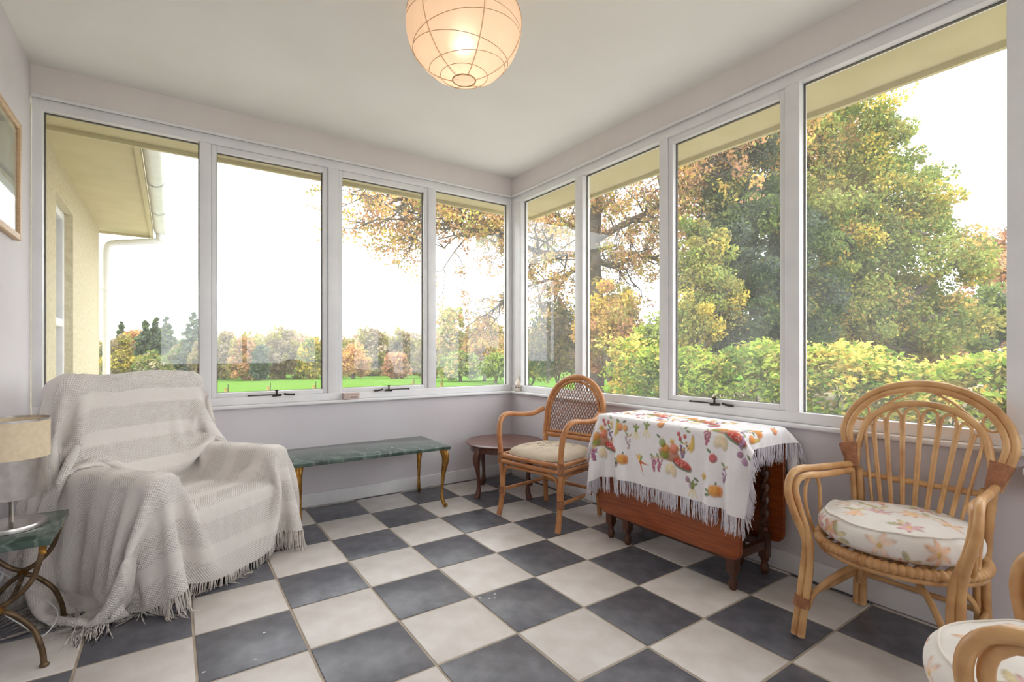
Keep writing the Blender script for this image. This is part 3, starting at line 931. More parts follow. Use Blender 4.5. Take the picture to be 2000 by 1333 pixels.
def box_collider(boxes, thick=.008, fric=.4, zmin=.004, extra=None):
    """boxes: (center, half sizes, corner radius, 3x3 rotation or None)"""
    B = [(np.asarray(c, float), np.asarray(hs, float) - r, r, R) for c, hs, r, R in boxes]
    def f(q, p):
        sh = q.shape
        Q = q.reshape(-1, 3); P = p.reshape(-1, 3)
        best = np.full(len(Q), 1e9); nor = np.zeros_like(Q)
        for c, hs, r, R in B:
            l = Q - c
            if R is not None: l = l @ R
            a = np.abs(l) - hs
            o = np.maximum(a, 0)
            lo = np.sqrt((o * o).sum(-1))
            inn = a.max(-1)
            d = np.where(lo > 0, lo, inn) - r
            g = np.where((lo > 1e-9)[:, None], o / (lo[:, None] + 1e-12), (a == inn[:, None]) * 1.0) * np.sign(l)
            if R is not None: g = g @ R.T
            m = d < best
            best[m] = d[m]; nor[m] = g[m]
        m = best < thick
        if m.any():
            n = nor[m]
            x = Q[m] + n * (thick - best[m])[:, None]
            dq = x - P[m]
            dn = (dq * n).sum(-1, keepdims=True) * n
            Q[m] = P[m] + dn + (dq - dn) * (1 - fric)
        low = Q[:, 2] < zmin
        Q[low, 2] = zmin
        Q[low, :2] = P[low, :2] + (Q[low, :2] - P[low, :2]) * .4
        if extra is not None:
            extra(Q, P)
        q[...] = Q.reshape(sh)
    return f

def upsample(P, k):
    """Catmull-Rom refinement of a grid of points"""
    def along(A):
        n = len(A)
        E_ = np.concatenate([2 * A[:1] - A[1:2], A, 2 * A[-1:] - A[-2:-1]])
        out = []
        for j in range(k):
            t = j / k
            w = [.5 * (-t + 2 * t * t - t ** 3), .5 * (2 - 5 * t * t + 3 * t ** 3), .5 * (t + 4 * t * t - 3 * t ** 3), .5 * (-t * t + t ** 3)]
            out.append(w[0] * E_[:n - 1] + w[1] * E_[1:n] + w[2] * E_[2:n + 1] + w[3] * E_[3:n + 2])
        o = np.stack(out, 1).reshape((-1,) + A.shape[1:])
        return np.concatenate([o, A[-1:]])
    return np.swapaxes(along(np.swapaxes(along(P), 0, 1)), 0, 1)

def put_attr(ob, name, arr):
    a = ob.data.attributes.new(name, 'FLOAT_VECTOR', 'POINT')
    a.data.foreach_set('vector', np.asarray(arr, np.float32).ravel())

def fringe_geo(mb, edge, length, spacing, r, outward=None, zfloor=.004, lean=.12):
    """threads hanging from a hem; edge is a dense polyline"""
    s = np.concatenate([[0], np.cumsum(np.linalg.norm(np.diff(edge, axis=0), axis=1))])
    n = int(s[-1] / spacing)
    ss = np.sort(rng.uniform(0, s[-1], n))
    root = np.stack([np.interp(ss, s, edge[:, k]) for k in range(3)], -1)
    ow = np.zeros_like(root) if outward is None else np.stack([np.interp(ss, s, outward[:, k]) for k in range(3)], -1)
    L = length * rng.uniform(.75, 1.15, n)[:, None]
    side = rng.normal(size=(n, 3)) * lean
    side[:, 2] = 0
    ts = np.array([0, .35, .7, 1.0])
    pts = []
    for t in ts:
        q = root + L * (np.array([0, 0, -1.0]) * t + ow * .6 * t + side * t * t + rng.normal(size=(n, 3)) * .03 * (t > 0))
        under = np.maximum(zfloor - q[:, 2], 0)
        q[:, :2] += (ow[:, :2] + side[:, :2]) * under[:, None] * 1.5
        q[:, 2] = np.maximum(q[:, 2], zfloor + rng.random(n) * .004)
        pts.append(q)
    P = np.stack(pts, 1)                                   # n,4,3
    ang = np.array([0, 2 * PI / 3, 4 * PI / 3])
    off = np.stack([np.cos(ang), np.sin(ang), 0 * ang], -1) * r
    tap = np.array([1.0, 1.0, .9, .5])
    V = (P[:, :, None] + off[None, None] * tap[None, :, None, None]).reshape(-1, 3)
    q0 = grid_quads(4, 3, wrap_v=True)
    Q = (np.arange(n)[:, None, None] * 12 + q0[None]).reshape(-1, 4)
    mb.add(V, [Q])

def knit_material():
    m = bpy.data.materials.new('cream_waffle_knit')
    m.use_nodes = True
    N, L = m.node_tree.nodes, m.node_tree.links
    b = N['Principled BSDF']
    b.inputs['Roughness'].default_value = .9
    b.inputs['Sheen Weight'].default_value = .25
    b.inputs['Specular IOR Level'].default_value = .15
    at_ = N.new('ShaderNodeAttribute'); at_.attribute_name = 'cuv'
    sp = N.new('ShaderNodeSeparateXYZ'); L.new(at_.outputs['Vector'], sp.inputs[0])
    def math_(op, a, bb=None):
        n = N.new('ShaderNodeMath'); n.operation = op
        for i, x in enumerate((a, bb)):
            if x is None: continue
            if isinstance(x, (int, float)): n.inputs[i].default_value = x
            else: L.new(x, n.inputs[i])
        return n.outputs[0]
    k = 2 * PI / .0115
    su = math_('SINE', math_('MULTIPLY', sp.outputs['X'], k))
    sv = math_('SINE', math_('MULTIPLY', sp.outputs['Y'], k))
    waf = math_('MULTIPLY', su, sv)
    band = math_('SINE', math_('MULTIPLY', sp.outputs['Y'], 2 * PI / .17))
    mk = N.new('ShaderNodeMapRange'); L.new(band, mk.inputs['Value'])
    mk.inputs['From Min'].default_value = -.45; mk.inputs['From Max'].default_value = -.25
    fine = math_('MULTIPLY', math_('SINE', math_('MULTIPLY', sp.outputs['Y'], 2 * PI / .004)), .25)
    mixh = math_('ADD', math_('MULTIPLY', waf, mk.outputs['Result']), fine)
    bp = N.new('ShaderNodeBump'); bp.inputs['Strength'].default_value = .75; bp.inputs['Distance'].default_value = .0035
    L.new(mixh, bp.inputs['Height']); L.new(bp.outputs['Normal'], b.inputs['Normal'])
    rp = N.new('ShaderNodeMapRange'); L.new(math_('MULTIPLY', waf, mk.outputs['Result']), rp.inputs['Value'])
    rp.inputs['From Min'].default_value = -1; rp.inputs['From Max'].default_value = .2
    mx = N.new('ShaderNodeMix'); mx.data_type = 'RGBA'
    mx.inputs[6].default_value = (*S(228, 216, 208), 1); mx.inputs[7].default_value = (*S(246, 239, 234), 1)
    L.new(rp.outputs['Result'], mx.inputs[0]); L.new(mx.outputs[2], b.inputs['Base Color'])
    return m
M['knit'] = knit_material()
M['fringe'] = mat('cream_thread', S(238, 230, 224), S(228, 218, 210), 40, .9)

# ------------------------------------------------------------------ armchair under its throw
AX, AY, AR = -.868, .192, math.radians(39.7)
ac = tag(empty('armchair', (AX, AY, 0), AR), 'low upholstered armchair on bun feet hidden under a cream throw', 'armchair')
rake = np.array(Matrix.Rotation(math.radians(-6), 3, 'X'))
A_BOX = [((0, .205, .245), (.262, .28, .135), .035, None),               # seat
         ((-.318, .215, .325), (.068, .27, .215), .045, None),           # arms
         ((.318, .215, .325), (.068, .27, .215), .045, None),
         ((0, .525, .53), (.355, .080, .405), .06, rake)]                # back
def soft_box(name, c, hs, r, R, parent):
    mb = MB().box(-hs[0], hs[0], -hs[1], hs[1], -hs[2], hs[2], b=r)
    mb.V = [(v if R is None else v @ np.asarray(R).T) + np.asarray(c) for v in mb.V]
    return mb.build(name, M['uphol'], parent)
shr = lambda hs: tuple(h - .006 for h in hs)
for nm, bx in zip(('seat', 'armrest', 'armrest', 'backrest'), A_BOX):
    soft_box(nm, bx[0], shr(bx[1]), bx[2] * .9, bx[3], ac)
for (fx, fy) in ((-.288, .005), (.288, .005), (-.27, .5), (.27, .5)):
    mb = MB(); mb.lathe([(.001, 0), (.022, .001), (.033, .014), (.036, .030), (.030, .046), (.018, .054), (.02, .062), (.026, .075), (.026, .115)], 18, (fx, fy, 0))
    mb.build('bun_foot', M['bun'], ac)

H = .0235
path = np.array([(-.105, .105), (-.105, .405), (.425, .405), (.455, .952), (.62, .952), (.68, .10)])
ps = np.concatenate([[0], np.cumsum(np.linalg.norm(np.diff(path, axis=0), axis=1))])
nv = int(ps[-1] / H) + 1
sv = np.arange(nv) * H
vy = np.interp(sv, ps, path[:, 0]); vz = np.interp(sv, ps, path[:, 1])
U0, U1 = -1.02, .98
nu = int((U1 - U0) / H) + 1
uu = U0 + np.arange(nu) * H
# the throw starts roughly laid into the chair: flat on the seat, up and over both arms, down outside; round the corners at the front
arc = np.abs(uu)
sgn = np.sign(uu)
def along_profile(pr):
    pr = np.array(pr); s = np.concatenate([[0], np.cumsum(np.linalg.norm(np.diff(pr, axis=0), axis=1))])
    return np.stack([np.interp(arc, s, pr[:, k]) for k in range(3)], -1)
p_seat = along_profile([(0, 0, 0), (.238, 0, 0), (.242, 0, .155), (.40, 0, .155), (.415, 0, -.60)])
p_front = along_profile([(0, 0, 0), (.39, 0, 0), (.43, .62, 0)])
p_inner = along_profile([(0, 0, 0), (.36, 0, 0), (.42, .0, -.70)])
p_rear = along_profile([(0, 0, 0), (.37, 0, 0), (.41, -.62, 0)])
def ramp_(x, a_, b_): return np.clip((x - a_) / (b_ - a_), 0, 1)
wf = 1 - ramp_(sv, ps[1] - .05, ps[1] + .06)
wr_ = ramp_(sv, ps[4] - .02, ps[4] + .10)
wi = ramp_(sv, ps[2] - .02, ps[2] + .12) * (1 - wr_)
ws_ = np.clip(1 - wf - wr_ - wi, 0, 1)
off = (p_seat[:, None] * ws_[None, :, None] + p_front[:, None] * wf[None, :, None] + p_inner[:, None] * wi[None, :, None] + p_rear[:, None] * wr_[None, :, None])
P0 = off.copy()
P0[..., 0] *= sgn[:, None]
P0[..., 1] += vy[None]; P0[..., 2] += vz[None]
P0[..., 2] = np.maximum(P0[..., 2], .02)
P0 += rng.normal(size=P0.shape) * .002
# slack gathered into soft folds
_fu = np.sin(uu * 21 + 1.3)[:, None] * np.sin(sv * 3.1)[None] + .7 * np.sin(uu * 34)[:, None] * np.cos(sv * 4.3 + 1)[None]
P0[..., 1] -= .012 * _fu * wi[None] + .016 * _fu * wf[None]
P0[..., 2] += .010 * np.abs(_fu) * ws_[None]
STEP = [0]
def tuck(p, s):
    """a hand pressing the throw into the seat and against the inner back"""
    f = np.zeros_like(p)
    STEP[0] = s
    if s < 110:
        m = (np.abs(p[..., 0]) < .235) & (p[..., 1] > -.03) & (p[..., 1] < .5) & (p[..., 2] > .38) & (p[..., 2] < .60)
        f[..., 2] = np.where(m, -6.0, 0)
        f[..., 1] = np.where(m & (p[..., 1] > .28), 3.0, 0)
    return f
def room_walls(Q, P):
    # keep the throw off the walls of the room (local to world)
    if STEP[0] > 5:
        return wall_push(Q)
def wall_push(Q):
    ca, sa = math.cos(AR), math.sin(AR)
    wy = AY + sa * Q[:, 0] + ca * Q[:, 1]
    over = np.maximum(wy - .985, 0)
    Q[:, 0] -= over * sa; Q[:, 1] -= over * ca
    wx = AX + ca * Q[:, 0] - sa * Q[:, 1]
    over = np.minimum(wx + 1.645, 0)
    Q[:, 0] -= over * ca; Q[:, 1] += over * sa
    # and off the little end table
    near = (Q[:, 1] > .12) & (Q[:, 1] < .46) & (Q[:, 2] > .33) & (Q[:, 2] < .5)
    Q[near, 0] = np.maximum(Q[near, 0], -.460)
pin = (np.abs(P0[..., 0]) < .30) & (P0[..., 2] > .94) & (P0[..., 1] > .49) & (P0[..., 1] < .60)
pin_seat = (np.abs(P0[..., 0]) < .15) & (sv[None] > ps[1] + .15) & (sv[None] < ps[2] - .03) & (P0[..., 2] < .43)
pin_seat_p = P0[pin_seat].copy(); pin_seat_p[:, 2] = .392 - .010 * np.abs(pin_seat_p[:, 1] - .2)
pinp = P0[pin].copy(); pinp[:, 2] = .948 + .006 * np.sin(pinp[:, 0] * 14)
base_col = box_collider(A_BOX, .010, .45, .006, room_walls)
def chair_col(q, p):
    base_col(q, p)
    q[pin] = pinp
    q[pin_seat] = pin_seat_p
throw_p = pbd(P0, H, chair_col, steps=170, iters=16, damp=.95, bend=.025, gravity=2.6, extra=tuck)
TP = upsample(throw_p, 3)
mb = MB(); mb.add(TP.reshape(-1, 3), [grid_quads(*TP.shape[:2])])
throw = empty('throw_blanket', (AX, AY, 0), AR)
tag(throw, 'cream waffle-knit throw with fringed hem draped over the armchair', 'throw')
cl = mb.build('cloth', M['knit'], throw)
cu, cv = np.meshgrid(np.linspace(0, U1 - U0, TP.shape[0]), np.linspace(0, ps[-1], TP.shape[1]), indexing='ij')
put_attr(cl, 'cuv', np.stack([cu, cv, 0 * cu], -1))
fr = MB()
for e, inner in ((TP[:, 0], TP[:, 4]), (TP[:, -1], TP[:, -5]), (TP[0], TP[4]), (TP[-1], TP[-5])):
    fringe_geo(fr, e, .066, .0040, .0023, nrm(e - inner), .004, .10)
o = fr.build('fringe', M['fringe'], throw); o['kind'] = 'stuff'
print('throw z range', TP[:, 0, 2].min(), TP[:, 0, 2].max())

_w = TP.reshape(-1, 3); _c, _s = math.cos(AR), math.sin(AR)
print('throw world x', (AX + _c * _w[:, 0] - _s * _w[:, 1]).min(), 'y', (AY + _s * _w[:, 0] + _c * _w[:, 1]).max())
_e = np.linalg.norm(np.diff(throw_p, axis=0), axis=-1) / H; print('stretch', _e.mean(), np.percentile(_e, 99), _e.max())
# ------------------------------------------------------------------ green marble coffee table with brass legs
def marble(name, c1, c2, vein):
    m = bpy.data.materials.new(name); m.use_nodes = True
    N, L = m.node_tree.nodes, m.node_tree.links
    b = N['Principled BSDF']; b.inputs['Roughness'].default_value = .12
    tc = N.new('ShaderNodeTexCoord')
    n1 = N.new('ShaderNodeTexNoise'); n1.inputs['Scale'].default_value = 9; n1.inputs['Detail'].default_value = 9; n1.inputs['Distortion'].default_value = 1.2
    L.new(tc.outputs['Object'], n1.inputs['Vector'])
    r1 = N.new('ShaderNodeValToRGB')
    r1.color_ramp.elements[0].position = .32; r1.color_ramp.elements[0].color = (*c1, 1)
    r1.color_ramp.elements[1].position = .72; r1.color_ramp.elements[1].color = (*c2, 1)
    L.new(n1.outputs['Fac'], r1.inputs['Fac'])
    wv = N.new('ShaderNodeTexWave'); wv.inputs['Scale'].default_value = 3.2; wv.inputs['Distortion'].default_value = 14; wv.inputs['Detail'].default_value = 6
    L.new(tc.outputs['Object'], wv.inputs['Vector'])
    r2 = N.new('ShaderNodeValToRGB'); r2.color_ramp.elements[0].position = .90; r2.color_ramp.elements[0].color = (0, 0, 0, 1); r2.color_ramp.elements[1].position = 1; r2.color_ramp.elements[1].color = (.22, .22, .22, 1)
    L.new(wv.outputs['Fac'], r2.inputs['Fac'])
    mx = N.new('ShaderNodeMix'); mx.data_type = 'RGBA'; mx.inputs[7].default_value = (*vein, 1)
    L.new(r2.outputs['Color'], mx.inputs[0]); L.new(r1.outputs['Color'], mx.inputs[6]); L.new(mx.outputs[2], b.inputs['Base Color'])
    return m
M['marble'] = marble('dark_green_marble', S(48, 64, 59), S(98, 118, 109), S(168, 184, 174))

ct = tag(empty('coffee_table', (0.0, .735, 0), math.radians(-.8)), 'long green marble coffee table on slim brass cabriole legs under the window', 'table')
MB().box(-.495, .495, -.245, .245, .390, .412, b=.004).build('marble_top', M['marble'], ct, angle=40)
def brass_leg(sx, sy, parent):
    """cabriole leg with leaf-cast knee and scrolled toe; corner direction (sx, sy)"""
    x0, y0 = sx * .452, sy * .198
    d = np.array([sx * .55, sy * .83]); d /= np.linalg.norm(d)
    prof = [(.000, .388, .021), (.010, .372, .0235), (.022, .350, .024), (.027, .322, .0215), (.022, .285, .0175), (.012, .235, .0145), (.004, .170, .0125), (.000, .110, .0105), (.001, .062, .0095), (.008, .034, .011), (.018, .018, .0125), (.026, .012, .0115)]
    P = np.array([[x0 + d[0] * p[0], y0 + d[1] * p[0], p[1]] for p in prof])
    r = np.array([p[2] for p in prof])
    s = np.linspace(0, len(P) - 1, 48)
    PP = spline(P, 48); rr = np.interp(np.linspace(0, 1, 48), np.linspace(0, 1, len(r)), r)
    mb = MB(); mb.tube(PP, rr, 12)
    lg = mb.build('leg', M['brass'], parent)
    # cast leaf on the knee and a scroll toe
    lf = MB()
    for a in (-.9, 0, .9):
        q = np.array([d[0] * math.cos(a) - d[1] * math.sin(a), d[0] * math.sin(a) + d[1] * math.cos(a)])
        lf.tube(spline([(x0 + d[0] * .012 + q[0] * .017, y0 + d[1] * .012 + q[1] * .017, .385), (x0 + d[0] * .024 + q[0] * .020, y0 + d[1] * .024 + q[1] * .020, .345), (x0 + d[0] * .024 + q[0] * .015, y0 + d[1] * .024 + q[1] * .015, .300)], 8), [.004, .007, .0085, .009, .008, .0065, .005, .002], 7)
    lf.lathe([(.026, .3895), (.027, .384), (.022, .378)], 12, (x0 + d[0] * .006, y0 + d[1] * .006, 0))
    lf.build('cast_leaf', M['brass'], lg)
    tb = MB(); tb.tube([(x0 + d[0] * .028 - d[1] * .010, y0 + d[1] * .028 + d[0] * .010, .0115), (x0 + d[0] * .028 + d[1] * .010, y0 + d[1] * .028 - d[0] * .010, .0115)], .0115, 10)
    tb.build('scroll_toe', M['brass'], lg)
for sx in (-1, 1):
    for sy in (-1, 1):
        brass_leg(sx, sy, ct)

# ------------------------------------------------------------------ round mahogany side table in the corner
rt = tag(empty('side_table', (1.000, .590, 0), math.radians(188)), 'low round mahogany table with pad feet in the corner', 'table')
mb = MB(); mb.lathe([(.0005, .385), (.27, .385), (.288, .383), (.295, .377), (.294, .371), (.285, .366), (.278, .364), (.0005, .364)], 56); mb.build('top', M['mahogany'], rt, angle=40)
mb = MB(); mb.lathe([(.262, .3638), (.264, .325), (.254, .324), (.252, .3638)], 48); mb.build('apron', M['mahogany'], rt, angle=40)
for k in range(4):
    a = k * PI / 2
    prof = [(.246, .362, .022), (.256, .33, .027), (.268, .295, .029), (.268, .25, .024), (.258, .19, .0175), (.250, .12, .0135), (.249, .06, .012), (.254, .032, .0135), (.262, .016, .019), (.266, .007, .021)]
    PP = spline([(math.cos(a) * p[0], math.sin(a) * p[0], p[1]) for p in prof], 36)
    mb = MB(); mb.tube(PP, np.interp(np.linspace(0, 1, 36), np.linspace(0, 1, len(prof)), [p[2] for p in prof]), 12)
    mb.lathe([(.001, 0), (.022, 0), (.026, .005), (.022, .012), (.012, .016)], 16, (math.cos(a) * .266, math.sin(a) * .266, 0))
    mb.build('leg', M['mahogany'], rt)

# ------------------------------------------------------------------ canes
def cane(mb, pts, r, n=28, seg=9, node=.16, closed=False):
    P = spline(pts, n, closed)
    L = np.concatenate([[0], np.cumsum(np.linalg.norm(np.diff(P, axis=0), axis=1))])
    ph = random.random() * node
    rr = r * (1 + .10 * np.exp(-(((L + ph) % node - node / 2) / .006) ** 2) + .02 * np.sin(L * 40))
    mb.tube(P, rr, seg, closed=closed)
    return P
def wrap(mb, a, b, r, turns=6):
    """binding of thin cane strips round a joint, from a to b"""
    a, b = np.asarray(a, float), np.asarray(b, float)
    n = turns * 4 + 1
    P = a + (b - a) * np.linspace(0, 1, n)[:, None]
    mb.tube(P, r * (1 + .06 * np.cos(np.arange(n) * PI / 2)), 10)

def lattice_chair():
    root = tag(empty('rattan_armchair', (.935, -.040, 0), math.radians(-78.5)),
               'orange rattan armchair with arched lattice back and beige seat pad', 'chair')
    mat_ = M['cane2']
    R1 = .0165
    for s in (-1, 1):
        # arm flowing into the front leg
        mb = MB()
        cane(mb, [(s * .232, .205, .655), (s * .258, .12, .625), (s * .272, 0, .628), (s * .276, -.115, .640), (s * .270, -.178, .615), (s * .260, -.205, .55), (s * .250, -.210, .46), (s * .244, -.206, .38), (s * .238, -.200, .25), (s * .236, -.205, .12), (s * .240, -.228, .008)], R1, 46, 10)
        mb.build('front_leg', mat_, root)
        mb = MB()
        cane(mb, [(s * .226, .222, .50), (s * .222, .212, .40), (s * .220, .206, .22), (s * .224, .222, .008)], R1, 24, 10)
        mb.build('rear_leg', mat_, root)
        # seat side rails (two stacked) and the bent brace below
        for z in (.388, .352):
            mb = MB(); cane(mb, [(s * .245, -.205, z), (s * .236, 0, z), (s * .222, .21, z)], .0145, 14); mb.build('seat_rail', mat_, root)
        mb = MB(); cane(mb, [(s * .238, -.185, .13), (s * .238, -.18, .26), (s * .236, -.155, .310), (s * .234, -.09, .322), (s * .228, .09, .322), (s * .224, .16, .308), (s * .222, .19, .26), (s * .222, .195, .13)], .0095, 34); mb.build('brace', mat_, root)
        mb = MB(); cane(mb, [(s * .237, -.205, .165), (s * .222, .21, .165)], .012, 12); mb.build('stretcher', mat_, root)
    for y, xs in ((-.205, .245), (.21, .222)):
        for z in (.388, .352):
            mb = MB(); cane(mb, [(-xs, y, z), (0, y - (.012 if y < 0 else 0), z), (xs, y, z)], .0145, 14); mb.build('seat_rail', mat_, root)
    mb = MB(); cane(mb, [(-.222, -.2, .13), (-.222, -.2, .26), (-.200, -.203, .308), (-.14, -.206, .322), (.14, -.206, .322), (.200, -.203, .308), (.222, -.2, .26), (.222, -.2, .13)], .0095, 36); mb.build('brace', mat_, root)
    mb = MB(); cane(mb, [(-.222, .21, .165), (.222, .21, .165)], .012, 12); mb.build('stretcher', mat_, root)
    # bindings at the joints
    for s in (-1, 1):
        for (x, y, z) in ((s * .2455, -.207, .37), (s * .222, .21, .37)):
            mb = MB(); wrap(mb, (x, y, z - .035), (x, y, z + .035), .0205); mb.build('binding', M['binding'], root)
        for (x, y, z) in ((s * .237, -.203, .165), (s * .222, .209, .165)):
            mb = MB(); wrap(mb, (x, y, z - .022), (x, y, z + .022), .0195, 4); mb.build('binding', M['binding'], root)
    # arched back: plane leaning backwards
    def bk(x, z, dy=0):
        return (x, .222 + (z - .47) * .16 + dy, z)
    hw, z0, zt = .232, .478, .878
    zc = zt - hw
    def arch(w, top, bottom):
        c = top - w
        pts = [(-w, bottom), (-w, (bottom + c) / 2), (-w, c)]
        pts += [(-w * math.cos(t), c + w * math.sin(t)) for t in np.linspace(0, PI, 9)[1:-1]]
        return pts + [(w, c), (w, (bottom + c) / 2), (w, bottom)]
    mb = MB(); cane(mb, [bk(x, z) for x, z in arch(hw, zt, z0 - .02)], .0185, 60, 10); mb.build('back_frame', mat_, root)
    mb = MB(); cane(mb, [bk(x, z, -.006) for x, z in arch(hw - .029, zt - .029, z0)], .0095, 54, 8); mb.build('inner_frame', mat_, root)
    mb = MB(); cane(mb, [bk(-hw, z0), bk(hw, z0)], .017, 14); mb.build('back_rail', mat_, root)
    mb = MB(); cane(mb, [bk(-hw + .03, z0 + .027, -.006), bk(hw - .03, z0 + .027, -.006)], .0095, 14); mb.build('inner_frame', mat_, root)
    # woven diamonds
    lt = MB()
    w_, t_, b_ = hw - .030, zt - .030, z0 + .02
    def inside(x, z):
        c = t_ - w_
        return abs(x) < w_ and z > b_ and (z < c or x * x + (z - c) ** 2 < w_ * w_)
    sl = 1.75
    for sgn in (-1, 1):
        for c0 in np.arange(-.9, .9, .0225):
            zs = np.linspace(b_, t_, 160)
            xs = c0 + sgn * (zs - .68) / sl
            ins = [k for k in range(160) if inside(xs[k], zs[k])]
            if len(ins) > 6:
                a_, e_ = ins[0], ins[-1]
                nseg = 8
                kk = np.linspace(a_, e_, nseg).astype(int)
                lt.tube([bk(xs[k], zs[k], .003 * sgn) for k in kk], .0026, 5, cap=False)
    lt.build('woven_lattice', M['lattice'], root)
    # seat pad: a thing lying on the chair
    return root
lattice_chair()

def pad_mesh(hx, hy, z0, th, nx=90, power=4.0, puff=.5, round_=False):
    """puffed seat pad; returns top and bottom grids over a unit disc or squircle"""
    rr = np.linspace(0, 1, nx)
    aa = np.linspace(0, 2 * PI, nx * 4, endpoint=False)
    R_, A_ = np.meshgrid(rr, aa, indexing='ij')
    c, s = np.cos(A_), np.sin(A_)
    q = 2.0 if round_ else power
    rad = 1.0 / (np.abs(c) ** q + np.abs(s) ** q) ** (1 / q)
    X, Y = R_ * rad * c * hx, R_ * rad * s * hy
    return R_, A_, X, Y

sc_root = empty('seat_pad', (.935, -.040, 0), math.radians(-78.5))
tag(sc_root, 'beige seat pad with faint leaf print on the lattice backed rattan chair', 'cushion')
R_, A_, X, Y = pad_mesh(.232, .218, 0, 0, 60)
Ztop = .404 + .052 * (1 - R_ ** 5) ** .6 * (1 - .0 * R_) + .006 * np.sin(X * 40) * np.sin(Y * 33) * (1 - R_)
mb = MB(); n1, n2 = X.shape
mb.add(np.stack([X, Y, Ztop], -1).reshape(-1, 3), [grid_quads(n1, n2, wrap_v=True)])
mb.add(np.stack([X, Y, np.full_like(X, .4035)], -1).reshape(-1, 3)[:, :], [grid_quads(n1, n2, wrap_v=True)[:, ::-1]])
padm = mat('beige_leaf_print', S(216, 202, 182), S(198, 182, 160), 9, .85, detail=3)
N_, L_ = padm.node_tree.nodes, padm.node_tree.links
mb.build('pad', padm, sc_root)
# printed twigs on the pad
tw = MB()
for k in range(13):
    a0 = rng.random() * 2 * PI; r0 = rng.uniform(.05, .17)
    c0 = np.array([r0 * math.cos(a0), r0 * math.sin(a0)])
    d0 = rng.random() * 2 * PI
    pts = []
    for t in np.linspace(0, 1, 10):
        x, y = c0 + np.array([math.cos(d0 + t * 1.6), math.sin(d0 + t * 1.6)]) * .05 * t
        rho = (abs(x / .232) ** 4 + abs(y / .218) ** 4) ** .25
        pts.append((x, y, .404 + .052 * max(0, 1 - rho ** 5) ** .6 + .006 * math.sin(x * 40) * math.sin(y * 33) * (1 - rho) + .0003))
    tw.tube(pts, .0012, 4)
tw.build('printed_twigs', mat('taupe_print', S(128, 104, 84), None, 20, .9), sc_root)
# ------------------------------------------------------------------ gateleg table by the right hand wall
GY0, GY1, GX0, GX1, GZ_ = -1.325, -.478, .932, 1.306, .688
gt = tag(empty('gateleg_table', (1.119, -.90, 0)), 'folded red-brown gateleg table with barley twist legs and both leaves down', 'table')
def L3(v): return np.asarray(v, float) - np.array([1.119, -.90, 0])
def lbox(mb, x0, x1, y0, y1, z0, z1, b=.003):
    return mb.box(x0 - 1.119, x1 - 1.119, y0 + .90, y1 + .90, z0, z1, b)
lbox(MB(), GX0 + .022, GX1 - .022, GY0, GY1, GZ_ - .018, GZ_, .004).build('table_top', M['oak'], gt, angle=40)
def leaf_board(x0, x1):
    y0, y1, z0, z1, r = GY0 - .005, GY1 + .005, .150, GZ_ - .001, .05
    pts = [(y0, z1), (y1, z1)]
    pts += [(y1 - r + r * math.cos(t), z0 + r - r * math.sin(t)) for t in np.linspace(0, PI / 2, 7)]
    pts += [(y0 + r - r * math.sin(t), z0 + r - r * math.cos(t)) for t in np.linspace(0, PI / 2, 7)]
    bm = bmesh.new()
    f = bm.faces.new([bm.verts.new((x0 - 1.119, p[0] + .90, p[1])) for p in pts])
    ex = bmesh.ops.extrude_face_region(bm, geom=[f])
    bmesh.ops.translate(bm, vec=(x1 - x0, 0, 0), verts=[v for v in ex['geom'] if isinstance(v, bmesh.types.BMVert)])
    bmesh.ops.recalc_face_normals(bm, faces=bm.faces)
    bmesh.ops.bevel(bm, geom=[e for e in bm.edges if e.calc_face_angle(0) > 1.2], offset=.006, segments=3, affect='EDGES')
    MB().addbm(bm).build('drop_leaf', M['oak'], gt, angle=40)
leaf_board(GX0, GX0 + .018); leaf_board(GX1 - .018, GX1)
def twist_leg(x, y, name='leg'):
    mb = MB()
    x, y, _ = L3((x, y, 0))
    # turned foot
    mb.lathe([(.001, 0), (.013, 0), (.019, .012), (.021, .028), (.016, .044), (.013, .056), (.018, .066), (.021, .080)], 16, (x, y, 0))
    mb.box(x - .021, x + .021, y - .021, y + .021, .078, .205, .003)
    mb.box(x - .021, x + .021, y - .021, y + .021, .560, GZ_ - .019, .003)
    mb.lathe([(.020, .204), (.021, .212), (.014, .222), (.019, .230), (.015, .240)], 16, (x, y, 0))
    mb.lathe([(.015, .524), (.019, .534), (.014, .542), (.021, .552), (.020, .561)], 16, (x, y, 0))
    zs = np.linspace(.238, .526, 70); th = np.arange(18) / 18 * 2 * PI
    Z, TH = np.meshgrid(zs, th, indexing='ij')
    rr = .0165 + .0055 * np.cos(2 * TH - Z * 2 * PI / .062 * 1.0)
    mb.add(np.stack([x + rr * np.cos(TH), y + rr * np.sin(TH), Z], -1).reshape(-1, 3), [grid_quads(70, 18, wrap_v=True)])
    return mb.build(name, M['oakdark'], gt, angle=50)
for (x, y) in ((.985, -.52), (.982, -1.262), (1.254, -.52), (1.254, -1.256)):
    twist_leg(x, y)
twist_leg(.985, -.645, 'gate_leg'); twist_leg(1.254, -1.13, 'gate_leg')
for x in (.983, 1.254):
    lbox(MB(), x - .013, x + .013, -1.238, -.543, .125, .165).build('stretcher', M['oakdark'], gt, angle=40)
    lbox(MB(), x - .012, x + .012, -1.238, -.543, .585, .662).build('rail', M['oakdark'], gt, angle=40)
for y in (-1.259, -.52):
    lbox(MB(), 1.005, 1.232, y - .013, y + .013, .125, .165).build('stretcher', M['oakdark'], gt, angle=40)
    lbox(MB(), 1.005, 1.232, y - .012, y + .012, .585, .662).build('rail', M['oakdark'], gt, angle=40)

